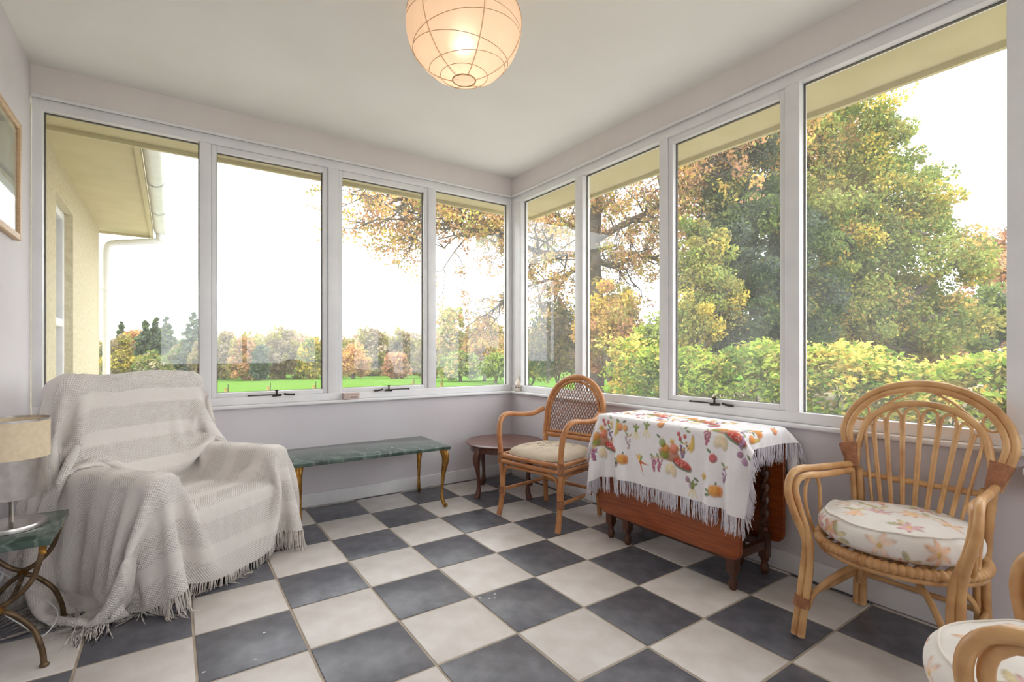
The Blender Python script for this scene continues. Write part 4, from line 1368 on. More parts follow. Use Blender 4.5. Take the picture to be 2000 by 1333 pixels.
# ------------------------------------------------------------------ printed cloths: fruit and flowers as thread colour
class Print:
    """paints flat print motifs on a set of points (s, t) in metres"""
    def __init__(self, s, t, base):
        self.s, self.t = s.ravel(), t.ravel()
        self.c = np.ones((self.s.size, 3)) * np.array(base)
        self.noise = rng.normal(size=self.s.size)
    def blob(self, x, y, rx, ry, rot, col, edge=.25, shade=.35, alpha=.84, lobes=0, lob=0.0):
        R = max(rx, ry) * 1.3
        m = np.nonzero((np.abs(self.s - x) < R) & (np.abs(self.t - y) < R))[0]
        if len(m) == 0: return
        dx, dy = self.s[m] - x, self.t[m] - y
        c, s = math.cos(rot), math.sin(rot)
        u, v = (c * dx + s * dy) / rx, (-s * dx + c * dy) / ry
        r = np.hypot(u, v)
        if lobes:
            r = r / (1 + lob * np.cos(lobes * np.arctan2(v, u)))
        a = np.clip((1 - r) / edge, 0, 1) * alpha
        sh = 1 + shade * (.35 - (u * .5 + v * .5)) - shade * .5 * r ** 2
        sh = sh * (1 + .10 * self.noise[m])
        k = np.array(col)[None] * np.clip(sh, .35, 1.5)[:, None]
        self.c[m] = self.c[m] * (1 - a[:, None]) + np.clip(k, 0, 1) * a[:, None]
    def line(self, pts, w, col, alpha=.85):
        P = spline(pts, 24)
        for p in P:
            self.blob(p[0], p[1], w, w, 0, col, .6, 0, alpha * .6)
    def leaf(self, x, y, L, rot, col):
        self.blob(x + math.cos(rot) * L * .5, y + math.sin(rot) * L * .5, L * .55, L * .24, rot, col, .3, .5)
c_red, c_pink, c_org, c_gold = S(186, 52, 52), S(206, 96, 100), S(222, 138, 58), S(226, 186, 110)
c_pur, c_plum, c_grn, c_dgr = S(150, 96, 128), S(176, 132, 168), S(128, 146, 70), S(84, 106, 52)
c_tan, c_cream, c_yel = S(206, 168, 116), S(238, 220, 180), S(226, 186, 92)
def m_cherry(p, x, y, f=1):
    p.line([(x - .02 * f, y - .035), (x, y - .03), (x + .045 * f, y - .035)], .0022, c_grn)
    for dx, dy in ((-.022, 0), (-.012, .022), (.018, .008)):
        p.blob(x + dx * f, y + dy, .013, .0145, 0, c_red, .25, .8)
    p.leaf(x + .022 * f, y - .024, .03, .2, c_grn); p.leaf(x + .01 * f, y - .03, .026, -.8, c_dgr)
def m_apple(p, x, y, c=None):
    p.blob(x, y, .026, .025, 0, c or c_red, .2, .9); p.leaf(x - .012, y - .024, .035, -2.6, c_dgr); p.line([(x, y - .02), (x + .004, y - .035)], .0018, c_tan)
def m_pears(p, x, y):
    p.blob(x - .018, y, .022, .028, .3, c_org, .2, .9); p.blob(x + .022, y + .003, .023, .024, 0, S(216, 156, 76), .2, .9)
    p.leaf(x - .02, y - .028, .035, -2.7, c_grn); p.leaf(x + .0, y - .03, .035, -.3, c_dgr)
def m_pumpkin(p, x, y):
    for k, dx in enumerate((-.024, .024, -.012, .012, 0)):
        p.blob(x + dx, y, .017, .039 - abs(dx) * .3, 0, (c_org if k % 2 else S(214, 152, 70)), .35, .6)
    p.leaf(x - .026, y + .022, .04, 2.9, c_dgr); p.leaf(x - .03, y + .012, .034, 3.6, c_grn); p.blob(x, y - .038, .006, .01, 0, c_dgr)
def m_grapes(p, x, y, c=None, n=26):
    for k in range(n):
        t = k / n
        w = .022 * (1 - t) + .004
        p.blob(x + rng.uniform(-w, w), y - .03 + t * .07, .0072, .0072, 0, np.array(c or c_pur) * rng.uniform(.75, 1.25), .3, 1.0)
    p.leaf(x + .002, y - .034, .035, -2.4, c_grn); p.leaf(x + .004, y - .034, .03, -.6, c_tan)
def m_carrot(p, x, y):
    for a_, L in ((1.1, .085), (.15, .07)):
        for t in np.linspace(0, 1, 12):
            p.blob(x + math.cos(a_) * L * t, y + math.sin(a_) * L * t, .0115 * (1 - .75 * t), .0115 * (1 - .75 * t), 0, S(206, 102, 58), .4, .4)
    for a_ in (-2.2, -1.6, -1.0): p.leaf(x, y, .045, a_, c_yel if a_ < -1.5 else c_grn)
def m_flower(p, x, y, r=.022, c=None):
    p.blob(x, y, r, r, rng.random(), c or c_yel, .4, .3, .85, 5, .22); p.blob(x, y, r * .35, r * .35, 0, S(188, 140, 64), .5)
def m_veg(p, x, y):
    for a_ in (1.2, 1.6, 2.0): 
        for t in np.linspace(0, 1, 9): p.blob(x + math.cos(a_) * .06 * t, y + math.sin(a_) * .06 * t, .007, .007, 0, c_cream if t > .3 else c_grn, .5, .4)
    for a_ in (-2.4, -1.5, -.6): p.leaf(x, y, .034, a_, c_grn)
def m_basket(p, x, y):
    for k in range(9): m_flower(p, x - .10 + rng.uniform(-.01, .22), y - .075 + rng.uniform(-.035, .10) - .0, .02, c_yel if k % 2 else S(232, 202, 136))
    p.blob(x - .03, y, .085, .042, .15, S(176, 108, 66), .25, .6); p.blob(x - .065, y + .008, .04, .03, 0, c_grn, .4, .6)
    p.blob(x, y - .035, .034, .032, 0, S(214, 120, 92), .25, .8); p.blob(x - .055, y - .03, .03, .03, 0, S(200, 140, 66), .3, .8)
    m_grapes(p, x + .058, y - .035, S(120, 88, 120), 18)
    p.blob(x + .055, y + .045, .072, .026, .28, c_dgr, .2, .3); p.blob(x + .058, y + .036, .068, .024, .28, S(204, 72, 72), .2, .5)
    for k in range(14): p.blob(x + .058 + rng.uniform(-.05, .05), y + .032 + rng.uniform(-.012, .018), .004, .006, .3, S(238, 170, 160), .4, 0)
    p.blob(x - .03, y + .075, .03, .045, .5, S(232, 214, 178), .35, .5); p.blob(x + .0, y + .085, .026, .04, -.2, S(226, 204, 168), .35, .5)
    for k in range(5): p.leaf(x + .10 + k * .004, y - .03 - k * .012, .05, -.9 - .15 * k, S(216, 186, 106))
    p.line([(x + .02, y + .075), (x + .08, y + .09), (x + .13, y + .12)], .002, c_grn)
    p.blob(x + .09, y + .11, .017, .018, 0, c_pur, .2, .8); p.blob(x + .118, y + .135, .02, .022, 0, c_plum, .2, .8); p.leaf(x + .13, y + .09, .035, .6, c_dgr)
    m_grapes(p, x - .10, y + .065, S(170, 92, 112), 26)

# ------------------------------------------------------------------ tablecloth
TC0, TC1 = GY1 + .165, GY0 - .082            # along the table (y), left hem to right hem
BACK, FRONT = .20, .335                      # overhang at the wall side and at the front
Hc = .0155
nyc = int((TC0 - TC1) / Hc) + 1
wtot = (GX1 - GX0) + BACK + FRONT
nxc = int(wtot / Hc) + 1
yy_ = TC0 - np.arange(nyc) * Hc
xx_ = GX1 + BACK - np.arange(nxc) * Hc        # from the wall side to the front
P0 = np.stack([np.repeat(xx_[None], nyc, 0), np.repeat(yy_[:, None], nxc, 1), np.full((nyc, nxc), GZ_ + .012)], -1)
# fold the overhangs down a little to start with
ov = np.maximum(P0[..., 0] - GX1, 0); P0[..., 0] -= ov * .93; P0[..., 2] -= ov * .95
ov = np.maximum(GX0 - P0[..., 0], 0); P0[..., 0] += ov * .8; P0[..., 2] -= ov * .95
P0 += rng.normal(size=P0.shape) * .0012
def sill_side(Q, P):
    # the cloth hangs between the table and the wall, below the sill
    lim = np.where(Q[:, 2] > .675, 1.328, 1.345)
    Q[:, 0] = np.minimum(Q[:, 0], lim)
tc_col = box_collider([(((GX0 + GX1) / 2, (GY0 + GY1) / 2, GZ_ - .27), ((GX1 - GX0) / 2, (GY1 - GY0) / 2, .27), .010, None)], .012, .6, .01, sill_side)
top_pin = (P0[..., 0] > GX0 + .012) & (P0[..., 0] < GX1 - .012) & (P0[..., 1] < GY1 - .012) & (P0[..., 1] > GY0 + .012)
top_p = P0[top_pin].copy()
def tc_full(q, p):
    tc_col(q, p)
    q[top_pin] = top_p
tcp = pbd(P0, Hc, tc_full, steps=150, iters=16, damp=.94, bend=.10, shear=.5, gravity=1.6)
TCP = upsample(tcp, 6)
sgrid, tgrid = np.meshgrid(np.linspace(0, TC0 - TC1, TCP.shape[0]), np.linspace(0, wtot, TCP.shape[1]), indexing='ij')
pr_ = Print(sgrid, tgrid, S(250, 247, 249))
T0 = wtot - FRONT          # front edge of the table top in t
MK = .88                   # motif scale
pr_.s = pr_.s / MK; pr_.t = pr_.t / MK
def mo(f, s_, t_, *a_):
    f(pr_, s_ / MK, (T0 + t_) / MK, *a_)
for f, s_, t_, *a_ in [
    (m_basket, .215, .135), (m_basket, .69, .150), (m_basket, .955, -.02), (m_basket, .10, -.20), (m_basket, .42, -.21), (m_basket, .72, -.20),
    (m_cherry, .235, .035), (m_pears, .355, .058), (m_veg, .45, .055), (m_veg, .52, .035), (m_pears, .56, -.05), (m_apple, .605, .012, c_org),
    (m_cherry, .735, .045), (m_grapes, .395, .130, S(176, 148, 160), 20), (m_pumpkin, .36, .225), (m_carrot, .475, .215), (m_grapes, .565, .215, S(172, 98, 122)),
    (m_apple, .905, .125), (m_pumpkin, .925, .265), (m_grapes, .965, .185, S(150, 116, 150), 22), (m_flower, .12, .05), (m_grapes, .135, .20), (m_pears, .07, -.04), (m_carrot, .04, .22),
    (m_pears, .27, -.13), (m_pumpkin, .60, -.25), (m_carrot, .57, -.14), (m_apple, .83, -.10), (m_cherry, .34, -.30), (m_pumpkin, 1.02, -.13), (m_apple, 1.03, -.26, c_org),
    (m_grapes, 1.035, .02, S(160, 130, 160), 18), (m_apple, 1.05, -.06, c_org), (m_veg, .80, .27), (m_apple, .62, .10, c_grn), (m_flower, .86, .215), (m_cherry, .42, -.06)]:
    mo(f, s_, t_, *a_)
clothm = mat('printed_cotton', (1, 1, 1), (.97, .97, .97), 30, .85, col_attr=True, bump=.05, bscale=300)
fringem = mat('white_cotton_thread', S(240, 236, 242), S(230, 224, 234), 60, .9)
tcl = tag(empty('tablecloth', (1.119, -.90, GZ_)), 'white tablecloth printed with fruit and vegetables, fringed, on the gateleg table', 'tablecloth')
org = np.array([1.119, -.90, GZ_])
mb = MB(); mb.add((TCP - org).reshape(-1, 3), [grid_quads(*TCP.shape[:2])], pr_.c)
mb.build('cloth', clothm, tcl)
fr = MB()
for e, inner in ((TCP[:, 0], TCP[:, 9]), (TCP[:, -1], TCP[:, -10]), (TCP[0], TCP[9]), (TCP[-1], TCP[-10])):
    fringe_geo(fr, e, .062, .0034, .0022, nrm(e - inner) * .5, .004, .05)
fr.V = [v - org for v in fr.V]
o = fr.build('fringe', fringem, tcl); o['kind'] = 'stuff'

# ------------------------------------------------------------------ round fan backed rattan chairs
def fan_chair(label):
    root = tag(empty('fan_back_chair', (0, 0, 0)), label, 'chair', 'round rattan chairs with fan backs')
    cm = M['cane']
    r = .0135
    ZSEAT = .352
    # coiled seat ring
    ring = [(math.cos(t) * .238, math.sin(t) * .222, ZSEAT) for t in np.linspace(0, 2 * PI, 24, endpoint=False)]
    P = spline(ring, 420, True)
    k = np.arange(420)
    mb = MB(); mb.tube(P, .0150 + .0050 * np.abs(np.sin(k * PI / 6)) , 9, closed=True); mb.build('seat_ring', cm, root)
    mb = MB(); mb.tube(spline([(p[0] * .99, p[1] * .99, p[2] - .024) for p in ring], 200, True), .0095 + .002 * np.abs(np.sin(np.arange(200) * PI / 4)), 8, closed=True); mb.build('lower_ring', cm, root)
    # woven seat web below the cushion
    mb = MB()
    for x in np.linspace(-.2, .2, 13):
        yl = .215 * math.sqrt(max(0, 1 - (x / .236) ** 2)); mb.tube([(x, -yl, ZSEAT), (x, yl, ZSEAT)], .006, 6)
    mb.build('seat_web', cm, root)
    for s in (-1, 1):
        # outer cane: front foot, leg, arm, back wrap; inner cane runs beside it
        mb = MB(); cane(mb, [(s * .236, -.236, .010), (s * .228, -.218, .13), (s * .222, -.196, .26), (s * .222, -.186, .35), (s * .244, -.214, .44), (s * .264, -.226, .52), (s * .266, -.210, .578), (s * .258, -.160, .604), (s * .246, -.05, .598), (s * .232, .09, .590), (s * .222, .19, .585)], r, 60, 10); mb.build('arm_leg', cm, root)
        mb = MB(); cane(mb, [(s * .212, -.240, .010), (s * .206, -.222, .13), (s * .200, -.200, .25), (s * .205, -.190, .35), (s * .232, -.190, .44), (s * .250, -.200, .52), (s * .250, -.188, .565), (s * .238, -.150, .582), (s * .224, -.05, .575), (s * .214, .09, .568), (s * .212, .18, .563)], r * .92, 60, 10); mb.build('arm_leg', cm, root)
        # small hanging loop below the arm
        mb = MB(); cane(mb, [(s * .232, -.10, .36), (s * .244, -.135, .47), (s * .246, -.125, .545), (s * .242, -.085, .575), (s * .238, -.045, .545), (s * .234, -.04, .47), (s * .230, -.05, .37)], .0068, 40, 7); mb.build('arm_loop', cm, root)
        # rear legs
        for dx in (0, .024):
            mb = MB(); cane(mb, [(s * (.215 - dx), .205, .575), (s * (.206 - dx), .200, .46), (s * (.200 - dx), .196, .35), (s * (.198 - dx), .200, .18), (s * (.205 - dx), .214, .010)], r * .95, 30, 9); mb.build('rear_leg', cm, root)
        # stretchers
        mb = MB(); cane(mb, [(s * .222, -.216, .145), (s * .21, 0, .140), (s * .198, .20, .145)], .0100, 20, 8); mb.build('stretcher', cm, root)
        # bindings: low on the legs, and the wide wrapped joints where hoop meets arm
        mb = MB(); wrap(mb, (s * .221, -.222, .115), (s * .217, -.216, .150), .0265, 5); mb.build('binding', M['binding'], root)
        mb = MB()
        nt = 14
        a_, b_ = np.array([s * .212, .196, .575]), np.array([s * .236, .212, .668])
        Pw = a_ + (b_ - a_) * np.linspace(0, 1, nt * 4)[:, None]
        V, gs = tube_geo(Pw, (.022 + .012 * np.linspace(0, 1, nt * 4)) * (1 + .03 * np.cos(np.arange(nt * 4) * PI / 2)), 14)
        c_ = (a_ + b_) / 2
        V[:, 1] = c_[1] + (V[:, 1] - c_[1]) * .62
        mb.add(V, gs); mb.build('binding', M['binding'], root)
    mb = MB(); cane(mb, [(-.198, .198, .145), (.198, .198, .145)], .0100, 16, 8); mb.build('stretcher', cm, root)
    # two crossing bent braces that rise to the underside of the seat
    for s in (-1, 1):
        mb = MB(); cane(mb, [(s * .208, -.205, .105), (s * .185, -.18, .175), (s * .11, -.10, .262), (0, .0, .318 - .012 * (s > 0)), (-s * .10, .10, .262), (-s * .165, .165, .185), (-s * .185, .185, .11)], .0105, 40, 8); mb.build('brace', cm, root)
    def bk(x, z, dy=0):
        return (x, .200 + (z - .50) * .20 + dy, z)
    # outer hoop (two canes) and inner arch
    for off_, rr_ in ((0, r * 1.05), (.021, r * .9)):
        w = .262 - off_
        pts = [(-.222 + off_, .57), (-.243 + off_, .64), (-w, .715)] + [(-w * math.cos(t), .715 + (.212 - off_) * math.sin(t)) for t in np.linspace(0, PI, 13)[1:-1]] + [(w, .715), (.243 - off_, .64), (.222 - off_, .57)]
        mb = MB(); cane(mb, [bk(x, z, -.004 * (off_ > 0)) for x, z in pts], rr_, 80, 10); mb.build('hoop', cm, root)
    w = .196
    pts = [(-.205, .575), (-.206, .65), (-w, .70)] + [(-w * math.cos(t), .70 + .150 * math.sin(t)) for t in np.linspace(0, PI, 11)[1:-1]] + [(w, .70), (.206, .65), (.205, .575)]
    mb = MB(); cane(mb, [bk(x, z, -.004) for x, z in pts], r * .95, 64, 10); mb.build('inner_arch', cm, root)
    # cross bar
    mb = MB(); cane(mb, [bk(-.205, .552), bk(.205, .552)], .0115, 24, 9, .07); mb.build('cross_bar', cm, root)
    # fan of narrow loops
    n = 8
    def arch_z(x):
        return .70 + .150 * math.sqrt(max(0, 1 - (x / w) ** 2))
    th = np.linspace(-1.05, 1.05, n + 1)
    for k_ in range(n):
        t0, t1 = th[k_] + .02, th[k_ + 1] - .02
        def up(t, q):
            xt = w * .985 * math.sin(t * 1.22) if abs(t) < 1.2 else w * .98 * np.sign(t)
            zt = arch_z(xt) - .012
            xb, zb = .125 * t / 1.05, .372
            return xb + (xt - xb) * q, zb + (zt - zb) * q
        A, B = up(t0, 0), up(t1, 0)
        A1, B1 = up(t0, .88), up(t1, .88)
        mid = up((t0 + t1) / 2, .99)
        ql, qr = up(t0 + .03, .965), up(t1 - .03, .965)
        mb = MB(); cane(mb, [bk(*A, -.012), bk(*up(t0, .5), -.012), bk(*A1, -.010), bk(*ql, -.008), bk(*mid, -.008), bk(*qr, -.008), bk(*B1, -.010), bk(*up(t1, .5), -.012), bk(*B, -.012)], .0058, 60, 7, .3)
        mb.build('fan_loop', cm, root)
    # rods and little rings between arch and hoop
    for s in (-1, 1):
        mb = MB(); cane(mb, [bk(s * .012, .905), bk(s * .09, .860), bk(s * .152, .806)], .0052, 14, 7); mb.build('rod', cm, root)
        cx, cz, rx = s * .202, .800, .030
        mb = MB(); P = spline([bk(cx + rx * math.cos(t) * .9, cz + rx * math.sin(t)) for t in np.linspace(0, 2 * PI, 12, endpoint=False)], 40, True)
        mb.tube(P, .0048, 7, closed=True); mb.build('ring', cm, root)
    return root

def floral_cushion(label, seed):
    global rng
    keep_ = rng; rng = np.random.default_rng(seed)
    root = tag(empty('round_cushion'), label, 'cushion', 'floral round seat cushions')
    na = 420
    # profile from bottom centre round the side to the top centre
    prof = [(.001, .372), (.17, .371), (.205, .373), (.228, .388), (.236, .408), (.235, .428), (.226, .446), (.214, .456), (.209, .4605), (.200, .4615), (.17, .470), (.12, .479), (.06, .483), (.001, .483)]
    P = spline(np.array(prof), 120)
    a = np.arange(na) / na * 2 * PI
    R_, A_ = np.meshgrid(P[:, 0], a, indexing='ij'); Z_ = np.repeat(P[:, 1:2], na, 1)
    X, Y = R_ * np.cos(A_), R_ * np.sin(A_) * .955
    wr = np.sin(X * 26 + 3 * np.sin(Y * 15)) * .0035 + np.sin(Y * 45 + X * 60) * .0012
    Z_ = Z_ + wr * np.clip((Z_ - .41) / .05, 0, 1) - .010 * np.exp(-(((X + .05) / .05) ** 2 + ((Y - .02) / .12) ** 2)) * (Z_ > .45)
    # print coordinates: unroll the side outwards from the top
    d = np.linalg.norm(np.diff(P[::-1], axis=0), axis=1); arc_ = np.concatenate([[0], np.cumsum(d)])[::-1]
    AR_ = np.repeat(arc_[:, None], na, 1)
    p = Print(AR_ * np.cos(A_), AR_ * np.sin(A_), S(240, 234, 228))
    o1, o2, pk, gr, ol = S(226, 158, 96), S(214, 110, 58), S(196, 112, 122), S(176, 172, 124), S(206, 190, 140)
    def bloom(x, y, r0, c, n=7):
        b0 = rng.random() * 6
        for q in range(n):
            t = b0 + q / n * 2 * PI + rng.normal() * .12
            p.blob(x + math.cos(t) * r0 * .55, y + math.sin(t) * r0 * .55, r0 * .58, r0 * .30, t, np.array(c) * rng.uniform(.85, 1.25), .6, .7, .55)
            p.blob(x + math.cos(t) * r0 * (.8 + .25 * rng.random()), y + math.sin(t) * r0 * .85, r0 * .22, r0 * .13, t, np.array(c) * .78, .7, .2, .6)
        p.blob(x, y, r0 * .25, r0 * .25, 0, S(222, 184, 90), .5, .4)
    def stem(x, y, dr, L):
        q = [(x, y), (x + math.cos(dr) * L * .5 + .02, y + math.sin(dr) * L * .5), (x + math.cos(dr + .5) * L, y + math.sin(dr + .5) * L)]
        p.line(q, .0022, gr, .8); p.leaf(q[1][0], q[1][1], .05, dr + .9, gr); p.leaf(q[1][0], q[1][1], .045, dr - .7, ol)
    for rad, cnt, off0 in ((.05, 2, .3), (.145, 6, .1), (.262, 10, .4), (.33, 8, .2)):
        for k in range(cnt):
            t = off0 + k / cnt * 2 * PI + rng.normal() * .12
            x, y = rad * math.cos(t), rad * math.sin(t)
            stem(x, y, rng.random() * 6, rng.uniform(.06, .11))
            bloom(x, y, rng.uniform(.034, .052), (o1, pk, o2, S(228, 182, 150))[k % 4], rng.integers(5, 8))
    rng = keep_
    mb = MB(); mb.add(np.stack([X, Y, Z_], -1).reshape(-1, 3), [grid_quads(120, na, wrap_v=True)], p.c)
    mb.build('cover', clothm, root)
    pp = [(math.cos(t) * .2115, math.sin(t) * .2115 * .955, .4605) for t in np.linspace(0, 2 * PI, 160, endpoint=False)]
    Pp = np.array(pp); Pp[:, 2] += np.sin(Pp[:, 0] * 26 + 3 * np.sin(Pp[:, 1] * 15)) * .0035 + np.sin(Pp[:, 1] * 45 + Pp[:, 0] * 60) * .0012
    mb = MB(); mb.tube(Pp, .0032, 6, closed=True); mb.build('piping', mat('cream_piping', S(238, 230, 220), None, 20, .85) if 'cream_piping' not in bpy.data.materials else bpy.data.materials['cream_piping'], root)
    return root

ch1 = fan_chair('round rattan chair with fan back standing against the right wall')
ch1.location = (1.068, -1.833, 0); ch1.rotation_euler = (0, 0, -PI / 2)
cu1 = floral_cushion('floral round cushion on the chair against the right wall', 3)
cu1.location = (1.062, -1.833, 0); cu1.rotation_euler = (0, 0, -PI / 2)
ch2 = copy_tree(ch1)
ch2['label'] = 'round rattan chair cut off by the bottom right corner of the picture'
ch2.location = (.30, -2.47, 0); ch2.rotation_euler = (0, 0, math.radians(183))
cu2 = floral_cushion('floral round cushion on the chair at the bottom right corner', 8)
cu2.location = (.282, -2.368, 0); cu2.rotation_euler = (0, 0, PI + math.radians(40))
# ------------------------------------------------------------------ paper lantern pendant
LC = np.array([-.152, -.862, 2.287])          # centre of the shade
LRX, LRZ = .218, .208
lan = tag(empty('paper_lantern', (LC[0], LC[1], ZC)), 'round white paper pendant lantern hanging lit from the ceiling', 'pendant lamp')
lo = np.array([0, 0, LC[2] - ZC])
paper = bpy.data.materials.new('rice_paper'); paper.use_nodes = True
N, L = paper.node_tree.nodes, paper.node_tree.links
N.clear()
o_ = N.new('ShaderNodeOutputMaterial'); d_ = N.new('ShaderNodeBsdfDiffuse'); t_ = N.new('ShaderNodeBsdfTranslucent'); mx_ = N.new('ShaderNodeMixShader')
tc_ = N.new('ShaderNodeTexCoord'); nz_ = N.new('ShaderNodeTexNoise'); nz_.inputs['Scale'].default_value = 14; nz_.inputs['Detail'].default_value = 6
rp_ = N.new('ShaderNodeValToRGB'); rp_.color_ramp.elements[0].color = (*S(244, 226, 204), 1); rp_.color_ramp.elements[1].color = (*S(250, 236, 218), 1)
L.new(tc_.outputs['Object'], nz_.inputs['Vector']); L.new(nz_.outputs['Fac'], rp_.inputs['Fac'])
L.new(rp_.outputs['Color'], d_.inputs['Color']); L.new(rp_.outputs['Color'], t_.inputs['Color'])
mx_.inputs[0].default_value = .5
L.new(d_.outputs[0], mx_.inputs[1]); L.new(t_.outputs[0], mx_.inputs[2]); rf_ = N.new('ShaderNodeBsdfRefraction'); rf_.inputs['IOR'].default_value = 1.45; rf_.inputs['Roughness'].default_value = .8
rf_.inputs['Color'].default_value = (1, .95, .88, 1)
m2_ = N.new('ShaderNodeMixShader'); m2_.inputs[0].default_value = .13
L.new(mx_.outputs[0], m2_.inputs[1]); L.new(rf_.outputs[0], m2_.inputs[2]); L.new(m2_.outputs[0], o_.inputs['Surface'])
def lantern_pt(phi, th, k=1.0):
    """phi from the bottom (0) to the top (pi); slight pleating between the ribs"""
    return (LRX * k * math.sin(phi) * math.cos(th), LRX * k * math.sin(phi) * math.sin(th), -LRZ * k * math.cos(phi))
phis = np.linspace(.20, PI - .26, 90); ths = np.arange(96) / 96 * 2 * PI
PH, TH = np.meshgrid(phis, ths, indexing='ij')
pl = 1 - .010 * np.abs(np.sin(PH * 4.5)) * 1.0 + .006 * np.sin(TH * 9 + PH * 3) * np.sin(PH * 7)
V = np.stack([LRX * pl * np.sin(PH) * np.cos(TH), LRX * pl * np.sin(PH) * np.sin(TH), -LRZ * pl * np.cos(PH)], -1).reshape(-1, 3) + lo
mb = MB(); mb.add(V, [grid_quads(90, 96, wrap_v=True)]); shade = mb.build('shade', paper, lan)
ribm = mat('paper_wire_rib', S(196, 164, 132), None, 20, .8)
for k, (ph, tx, ty) in enumerate([(.42, 0, 0), (.72, .10, .03), (.98, -.06, .12), (1.22, .12, -.08), (1.5, -.05, .05), (1.78, .06, .06), (2.1, -.08, 0), (2.45, 0, .06)]):
    P = []
    for t in np.linspace(0, 2 * PI, 64, endpoint=False):
        P.append(lantern_pt(ph + tx * math.cos(t) + ty * math.sin(t), t, .997))
    mb = MB(); mb.tube(np.array(P) + lo, .0011, 5, closed=True); mb.build('rib', ribm, lan)
for k in range(6):
    t = k / 6 * 2 * PI + .35
    mb = MB(); mb.tube(np.array([lantern_pt(p, t, 1.0) for p in np.linspace(.2, PI - .26, 40)]) + lo, .0022, 5); mb.build('paper_seam', paper, lan)
for ph in (.20, PI - .26):
    P = np.array([lantern_pt(ph, t, 1.0) for t in np.linspace(0, 2 * PI, 40, endpoint=False)]) + lo
    mb = MB(); mb.tube(P, .0026, 6, closed=True); mb.build('end_ring', ribm, lan)
mb = MB(); mb.tube([(0, 0, -.002), (0, 0, lo[2] + .05)], .003, 8); mb.build('cord', M['white'], lan)
mb = MB(); mb.lathe([(.001, -.028), (.02, -.028), (.042, -.012), (.045, -.0005)], 24); mb.build('ceiling_rose', M['white'], lan)
mb = MB(); mb.lathe([(.018, .11), (.02, .06), (.018, .03)], 16, (0, 0, lo[2])); mb.build('lamp_holder', M['white'], lan)
bulbm = bpy.data.materials.new('lit_bulb'); bulbm.use_nodes = True
bs = bulbm.node_tree.nodes['Principled BSDF']; bs.inputs['Emission Color'].default_value = (1, .80, .58, 1); bs.inputs['Emission Strength'].default_value = 5
mb = MB(); mb.lathe([(.001, -.075), (.016, -.072), (.027, -.058), (.031, -.038), (.026, -.012), (.016, .012), (.014, .03)], 20, (0, 0, lo[2])); mb.build('bulb', bulbm, lan)
ld = bpy.data.lights.new('lantern_bulb_light', 'POINT'); ld.energy = 2.2; ld.color = (1, .74, .58); ld.shadow_soft_size = .034
lob = bpy.data.objects.new('bulb_light', ld); COL.objects.link(lob); lob.parent = lan; lob.location = (0, 0, lo[2] - .07)

# ------------------------------------------------------------------ small marble side table with crossed bronze legs
st_ = tag(empty('end_table', (-1.530, -.075, 0)), 'small green marble table on crossed bronze curved legs beside the armchair', 'table')
MB().box(-.128, .128, -.185, .185, .402, .427, b=.003).build('marble_top', M['marble'], st_, angle=40)
for sy in (-1, 1):
    y = sy * .165
    # upper U and lower arch meeting in the middle
    mb = MB(); mb.tube(spline([(-.105, y, .401), (-.098, y, .35), (-.07, y, .275), (0, y, .222), (.07, y, .275), (.098, y, .35), (.105, y, .401)], 40), .0085, 10); mb.build('upper_curve', M['bronze'], st_)
    mb = MB(); mb.tube(spline([(-.112, y * 1.12, .003), (-.105, y * 1.10, .06), (-.075, y * 1.04, .14), (0, y, .205), (.075, y * 1.04, .14), (.105, y * 1.10, .06), (.112, y * 1.12, .003)], 40), .0085, 10)
    for sx in (-1, 1):
        mb.lathe([(.001, 0), (.013, 0), (.014, .006), (.009, .012)], 12, (sx * .112, y * 1.12, 0))
    mb.build('lower_curve', M['bronze'], st_)
    mb = MB(); mb.tube([(0, y - .012, .213), (0, y + .012, .213)], .014, 12); mb.build('collar', M['brass'], st_)
    for sx in (-1, 1):
        mb = MB(); mb.tube([(sx * .105, y, .372), (sx * .105, y, .4015)], .0105, 10); mb.build('gilt_cap', M['brass'], st_)
mb = MB(); mb.tube(spline([(0, -.165, .213), (.0, -.08, .19), (0, 0, .185), (0, .08, .19), (0, .165, .213)], 24), .008, 10); mb.build('stretcher', M['bronze'], st_)

# ------------------------------------------------------------------ lamp on the end table
lp = tag(empty('table_lamp', (-1.537, -.054, .4275)), 'table lamp with cream drum shade over a brushed steel drum', 'lamp')
def drum(name, r, z0, z1, material, parent, th=.003):
    mb = MB(); mb.lathe([(r, z0), (r, z1), (r - th, z1), (r - th, z0), (r, z0)], 64); return mb.build(name, material, parent, angle=40)
sh_ = drum('cream_shade', .104, .250, .388, mat('cream_linen_shade', S(232, 214, 184), S(224, 204, 172), 60, .8, bump=.1, bscale=200), lp)
drum('shade_trim', .1045, .380, .388, M['steel'], sh_, .004)
drum('steel_drum', .0965, .113, .262, M['steel'], lp)
mb = MB(); mb.lathe([(.001, .020), (.07, .020), (.094, .017), (.096, .012), (.096, .001), (.001, .001)], 56); mb.build('base', M['steel'], lp, angle=40)
mb = MB(); mb.tube([(0, 0, .018), (0, 0, .27)], .0065, 14); mb.build('stem', M['steel'], lp)
mb = MB(); mb.tube([(-.10, 0, .30), (.10, 0, .30)], .002, 6); mb.tube([(0, -.10, .30), (0, .10, .30)], .002, 6); mb.lathe([(.018, .26), (.018, .31)], 16); mb.build('shade_fitter', M['steel'], lp)
mb = MB(); mb.tube(spline([(-.09, .05, .008), (-.107, .07, .003), (-.118, .08, -.05), (-.09, .10, -.26), (.03, .02, -.37), (.085, -.02, -.405), (.115, .06, -.36), (.02, .18, -.30), (-.10, .28, -.22)], 60), .0022, 6)
mb.build('flex', mat('clear_flex', S(226, 226, 226), None, 10, .3), lp)

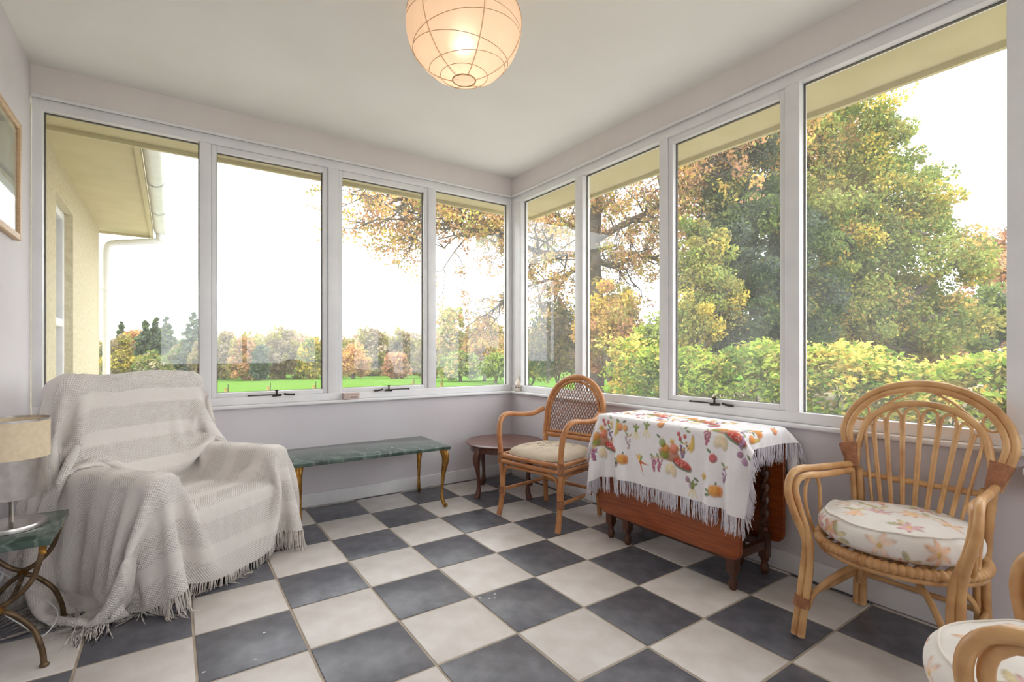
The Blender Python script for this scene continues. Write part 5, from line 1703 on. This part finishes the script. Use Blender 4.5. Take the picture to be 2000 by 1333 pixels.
# wall socket behind the lamp
so = tag(empty('wall_socket', (XL + .0005, .83, .43)), 'grey double socket low on the left wall behind the lamp', 'socket')
MB().box(0, .010, -.073, .073, -.043, .043, b=.003).build('plate', mat('grey_socket_plate', S(150, 148, 154), None, 10, .4), so, angle=40)
for sy in (-.036, .036):
    MB().box(.010, .0125, sy - .006, sy + .006, .018, .032, b=.001).build('switch', M['white'], so)
    for dy, dz in ((0, .004), (-.011, -.018), (.011, -.018)):
        MB().box(.0101, .0106, sy + dy - .003, sy + dy + .003, dz - .004, dz + .004).build('pin_hole', M['black_iron'], so)

# ------------------------------------------------------------------ framed picture on the left wall
pic = tag(empty('picture_frame', (XL + .001, .42, 1.57)), 'pale wood framed blue-grey picture on the left wall', 'picture')
y0, y1, h_ = -.30, .283, .545
wood = mat('pale_lime_wood', S(214, 182, 146), S(196, 160, 122), 8, .5, stretch=(4, 4, 30))
for nm, (a, b, c, d) in (('frame_side', (y0, y0 + .03, 0, h_)), ('frame_side', (y1 - .03, y1, 0, h_)), ('frame_rail', (y0 + .03, y1 - .03, 0, .03)), ('frame_rail', (y0 + .03, y1 - .03, h_ - .03, h_))):
    MB().box(0, .024, a, b, c, d, b=.004).build(nm, wood, pic, angle=40)
MB().box(.002, .010, y0 + .03, y1 - .03, .03, h_ - .03).build('mount', mat('cream_mount', S(232, 226, 214), None, 10, .8), pic, smooth=False)
art = mat('blue_grey_wash', S(176, 192, 206), S(150, 146, 150), 5, .6, detail=8, ramp=(.3, .7))
MB().box(.010, .0105, y0 + .055, y1 - .055, .055, h_ - .055).build('painting', art, pic, smooth=False)
MB().box(.013, .015, y0 + .03, y1 - .03, .03, h_ - .03).build('glazing', M['glass'], pic, smooth=False)

# ------------------------------------------------------------------ small things on the sills
bxr = tag(empty('small_box', (-.022, YB - .004, ZS + .0005), math.radians(2)), 'small pinkish lidded box on the back windowsill', 'box')
pinkm = mat('pink_card', S(214, 192, 184), S(204, 180, 172), 12, .7)
MB().box(-.054, .054, -.022, .022, 0, .030, b=.002).build('body', pinkm, bxr, angle=40)
MB().box(-.056, .056, -.0235, .0235, .030, .046, b=.002).build('lid', pinkm, bxr, angle=40)
for (a, b) in ((-.006, .010), (.014, .036)):
    MB().box(a, b, -.0227, -.0221, .010, .020).build('printed_mark', mat('grey_ink', S(150, 130, 122), None, 10, .8) if a < 0 else bpy.data.materials['grey_ink'], bxr, smooth=False)

fg = tag(empty('ceramic_ornament', (XR + .000, YB - .098, ZS + .0005), math.radians(35)), 'small cream ceramic house ornament on the sill in the corner', 'ornament')
cer = mat('cream_ceramic', S(232, 222, 208), S(216, 200, 182), 30, .3, coat=.4)
mb = MB(); mb.lathe([(.001, 0), (.030, 0), (.032, .006), (.029, .014), (.027, .050), (.029, .056)], 6); mb.build('body', cer, fg, angle=30)
mb = MB(); mb.lathe([(.033, .054), (.024, .074), (.022, .076), (.013, .098), (.0115, .100), (.004, .122), (.005, .127), (.001, .133)], 6); mb.build('roof', cer, fg, angle=30)
for k in range(6):
    t = (k + .5) / 6 * 2 * PI
    d = np.array([math.cos(t), math.sin(t)])
    mb = MB(); c = d * .0238
    mb.tube([(c[0], c[1], .032), (c[0] + d[0] * .0016, c[1] + d[1] * .0016, .032)], .0065, 10); mb.build('window_opening', M['black_iron'], fg)
mb = MB(); mb.tube(spline([(.026, -.008, .045), (.044, -.012, .040), (.046, -.012, .025), (.029, -.008, .016)], 16), .003, 7); mb.build('handle', cer, fg)
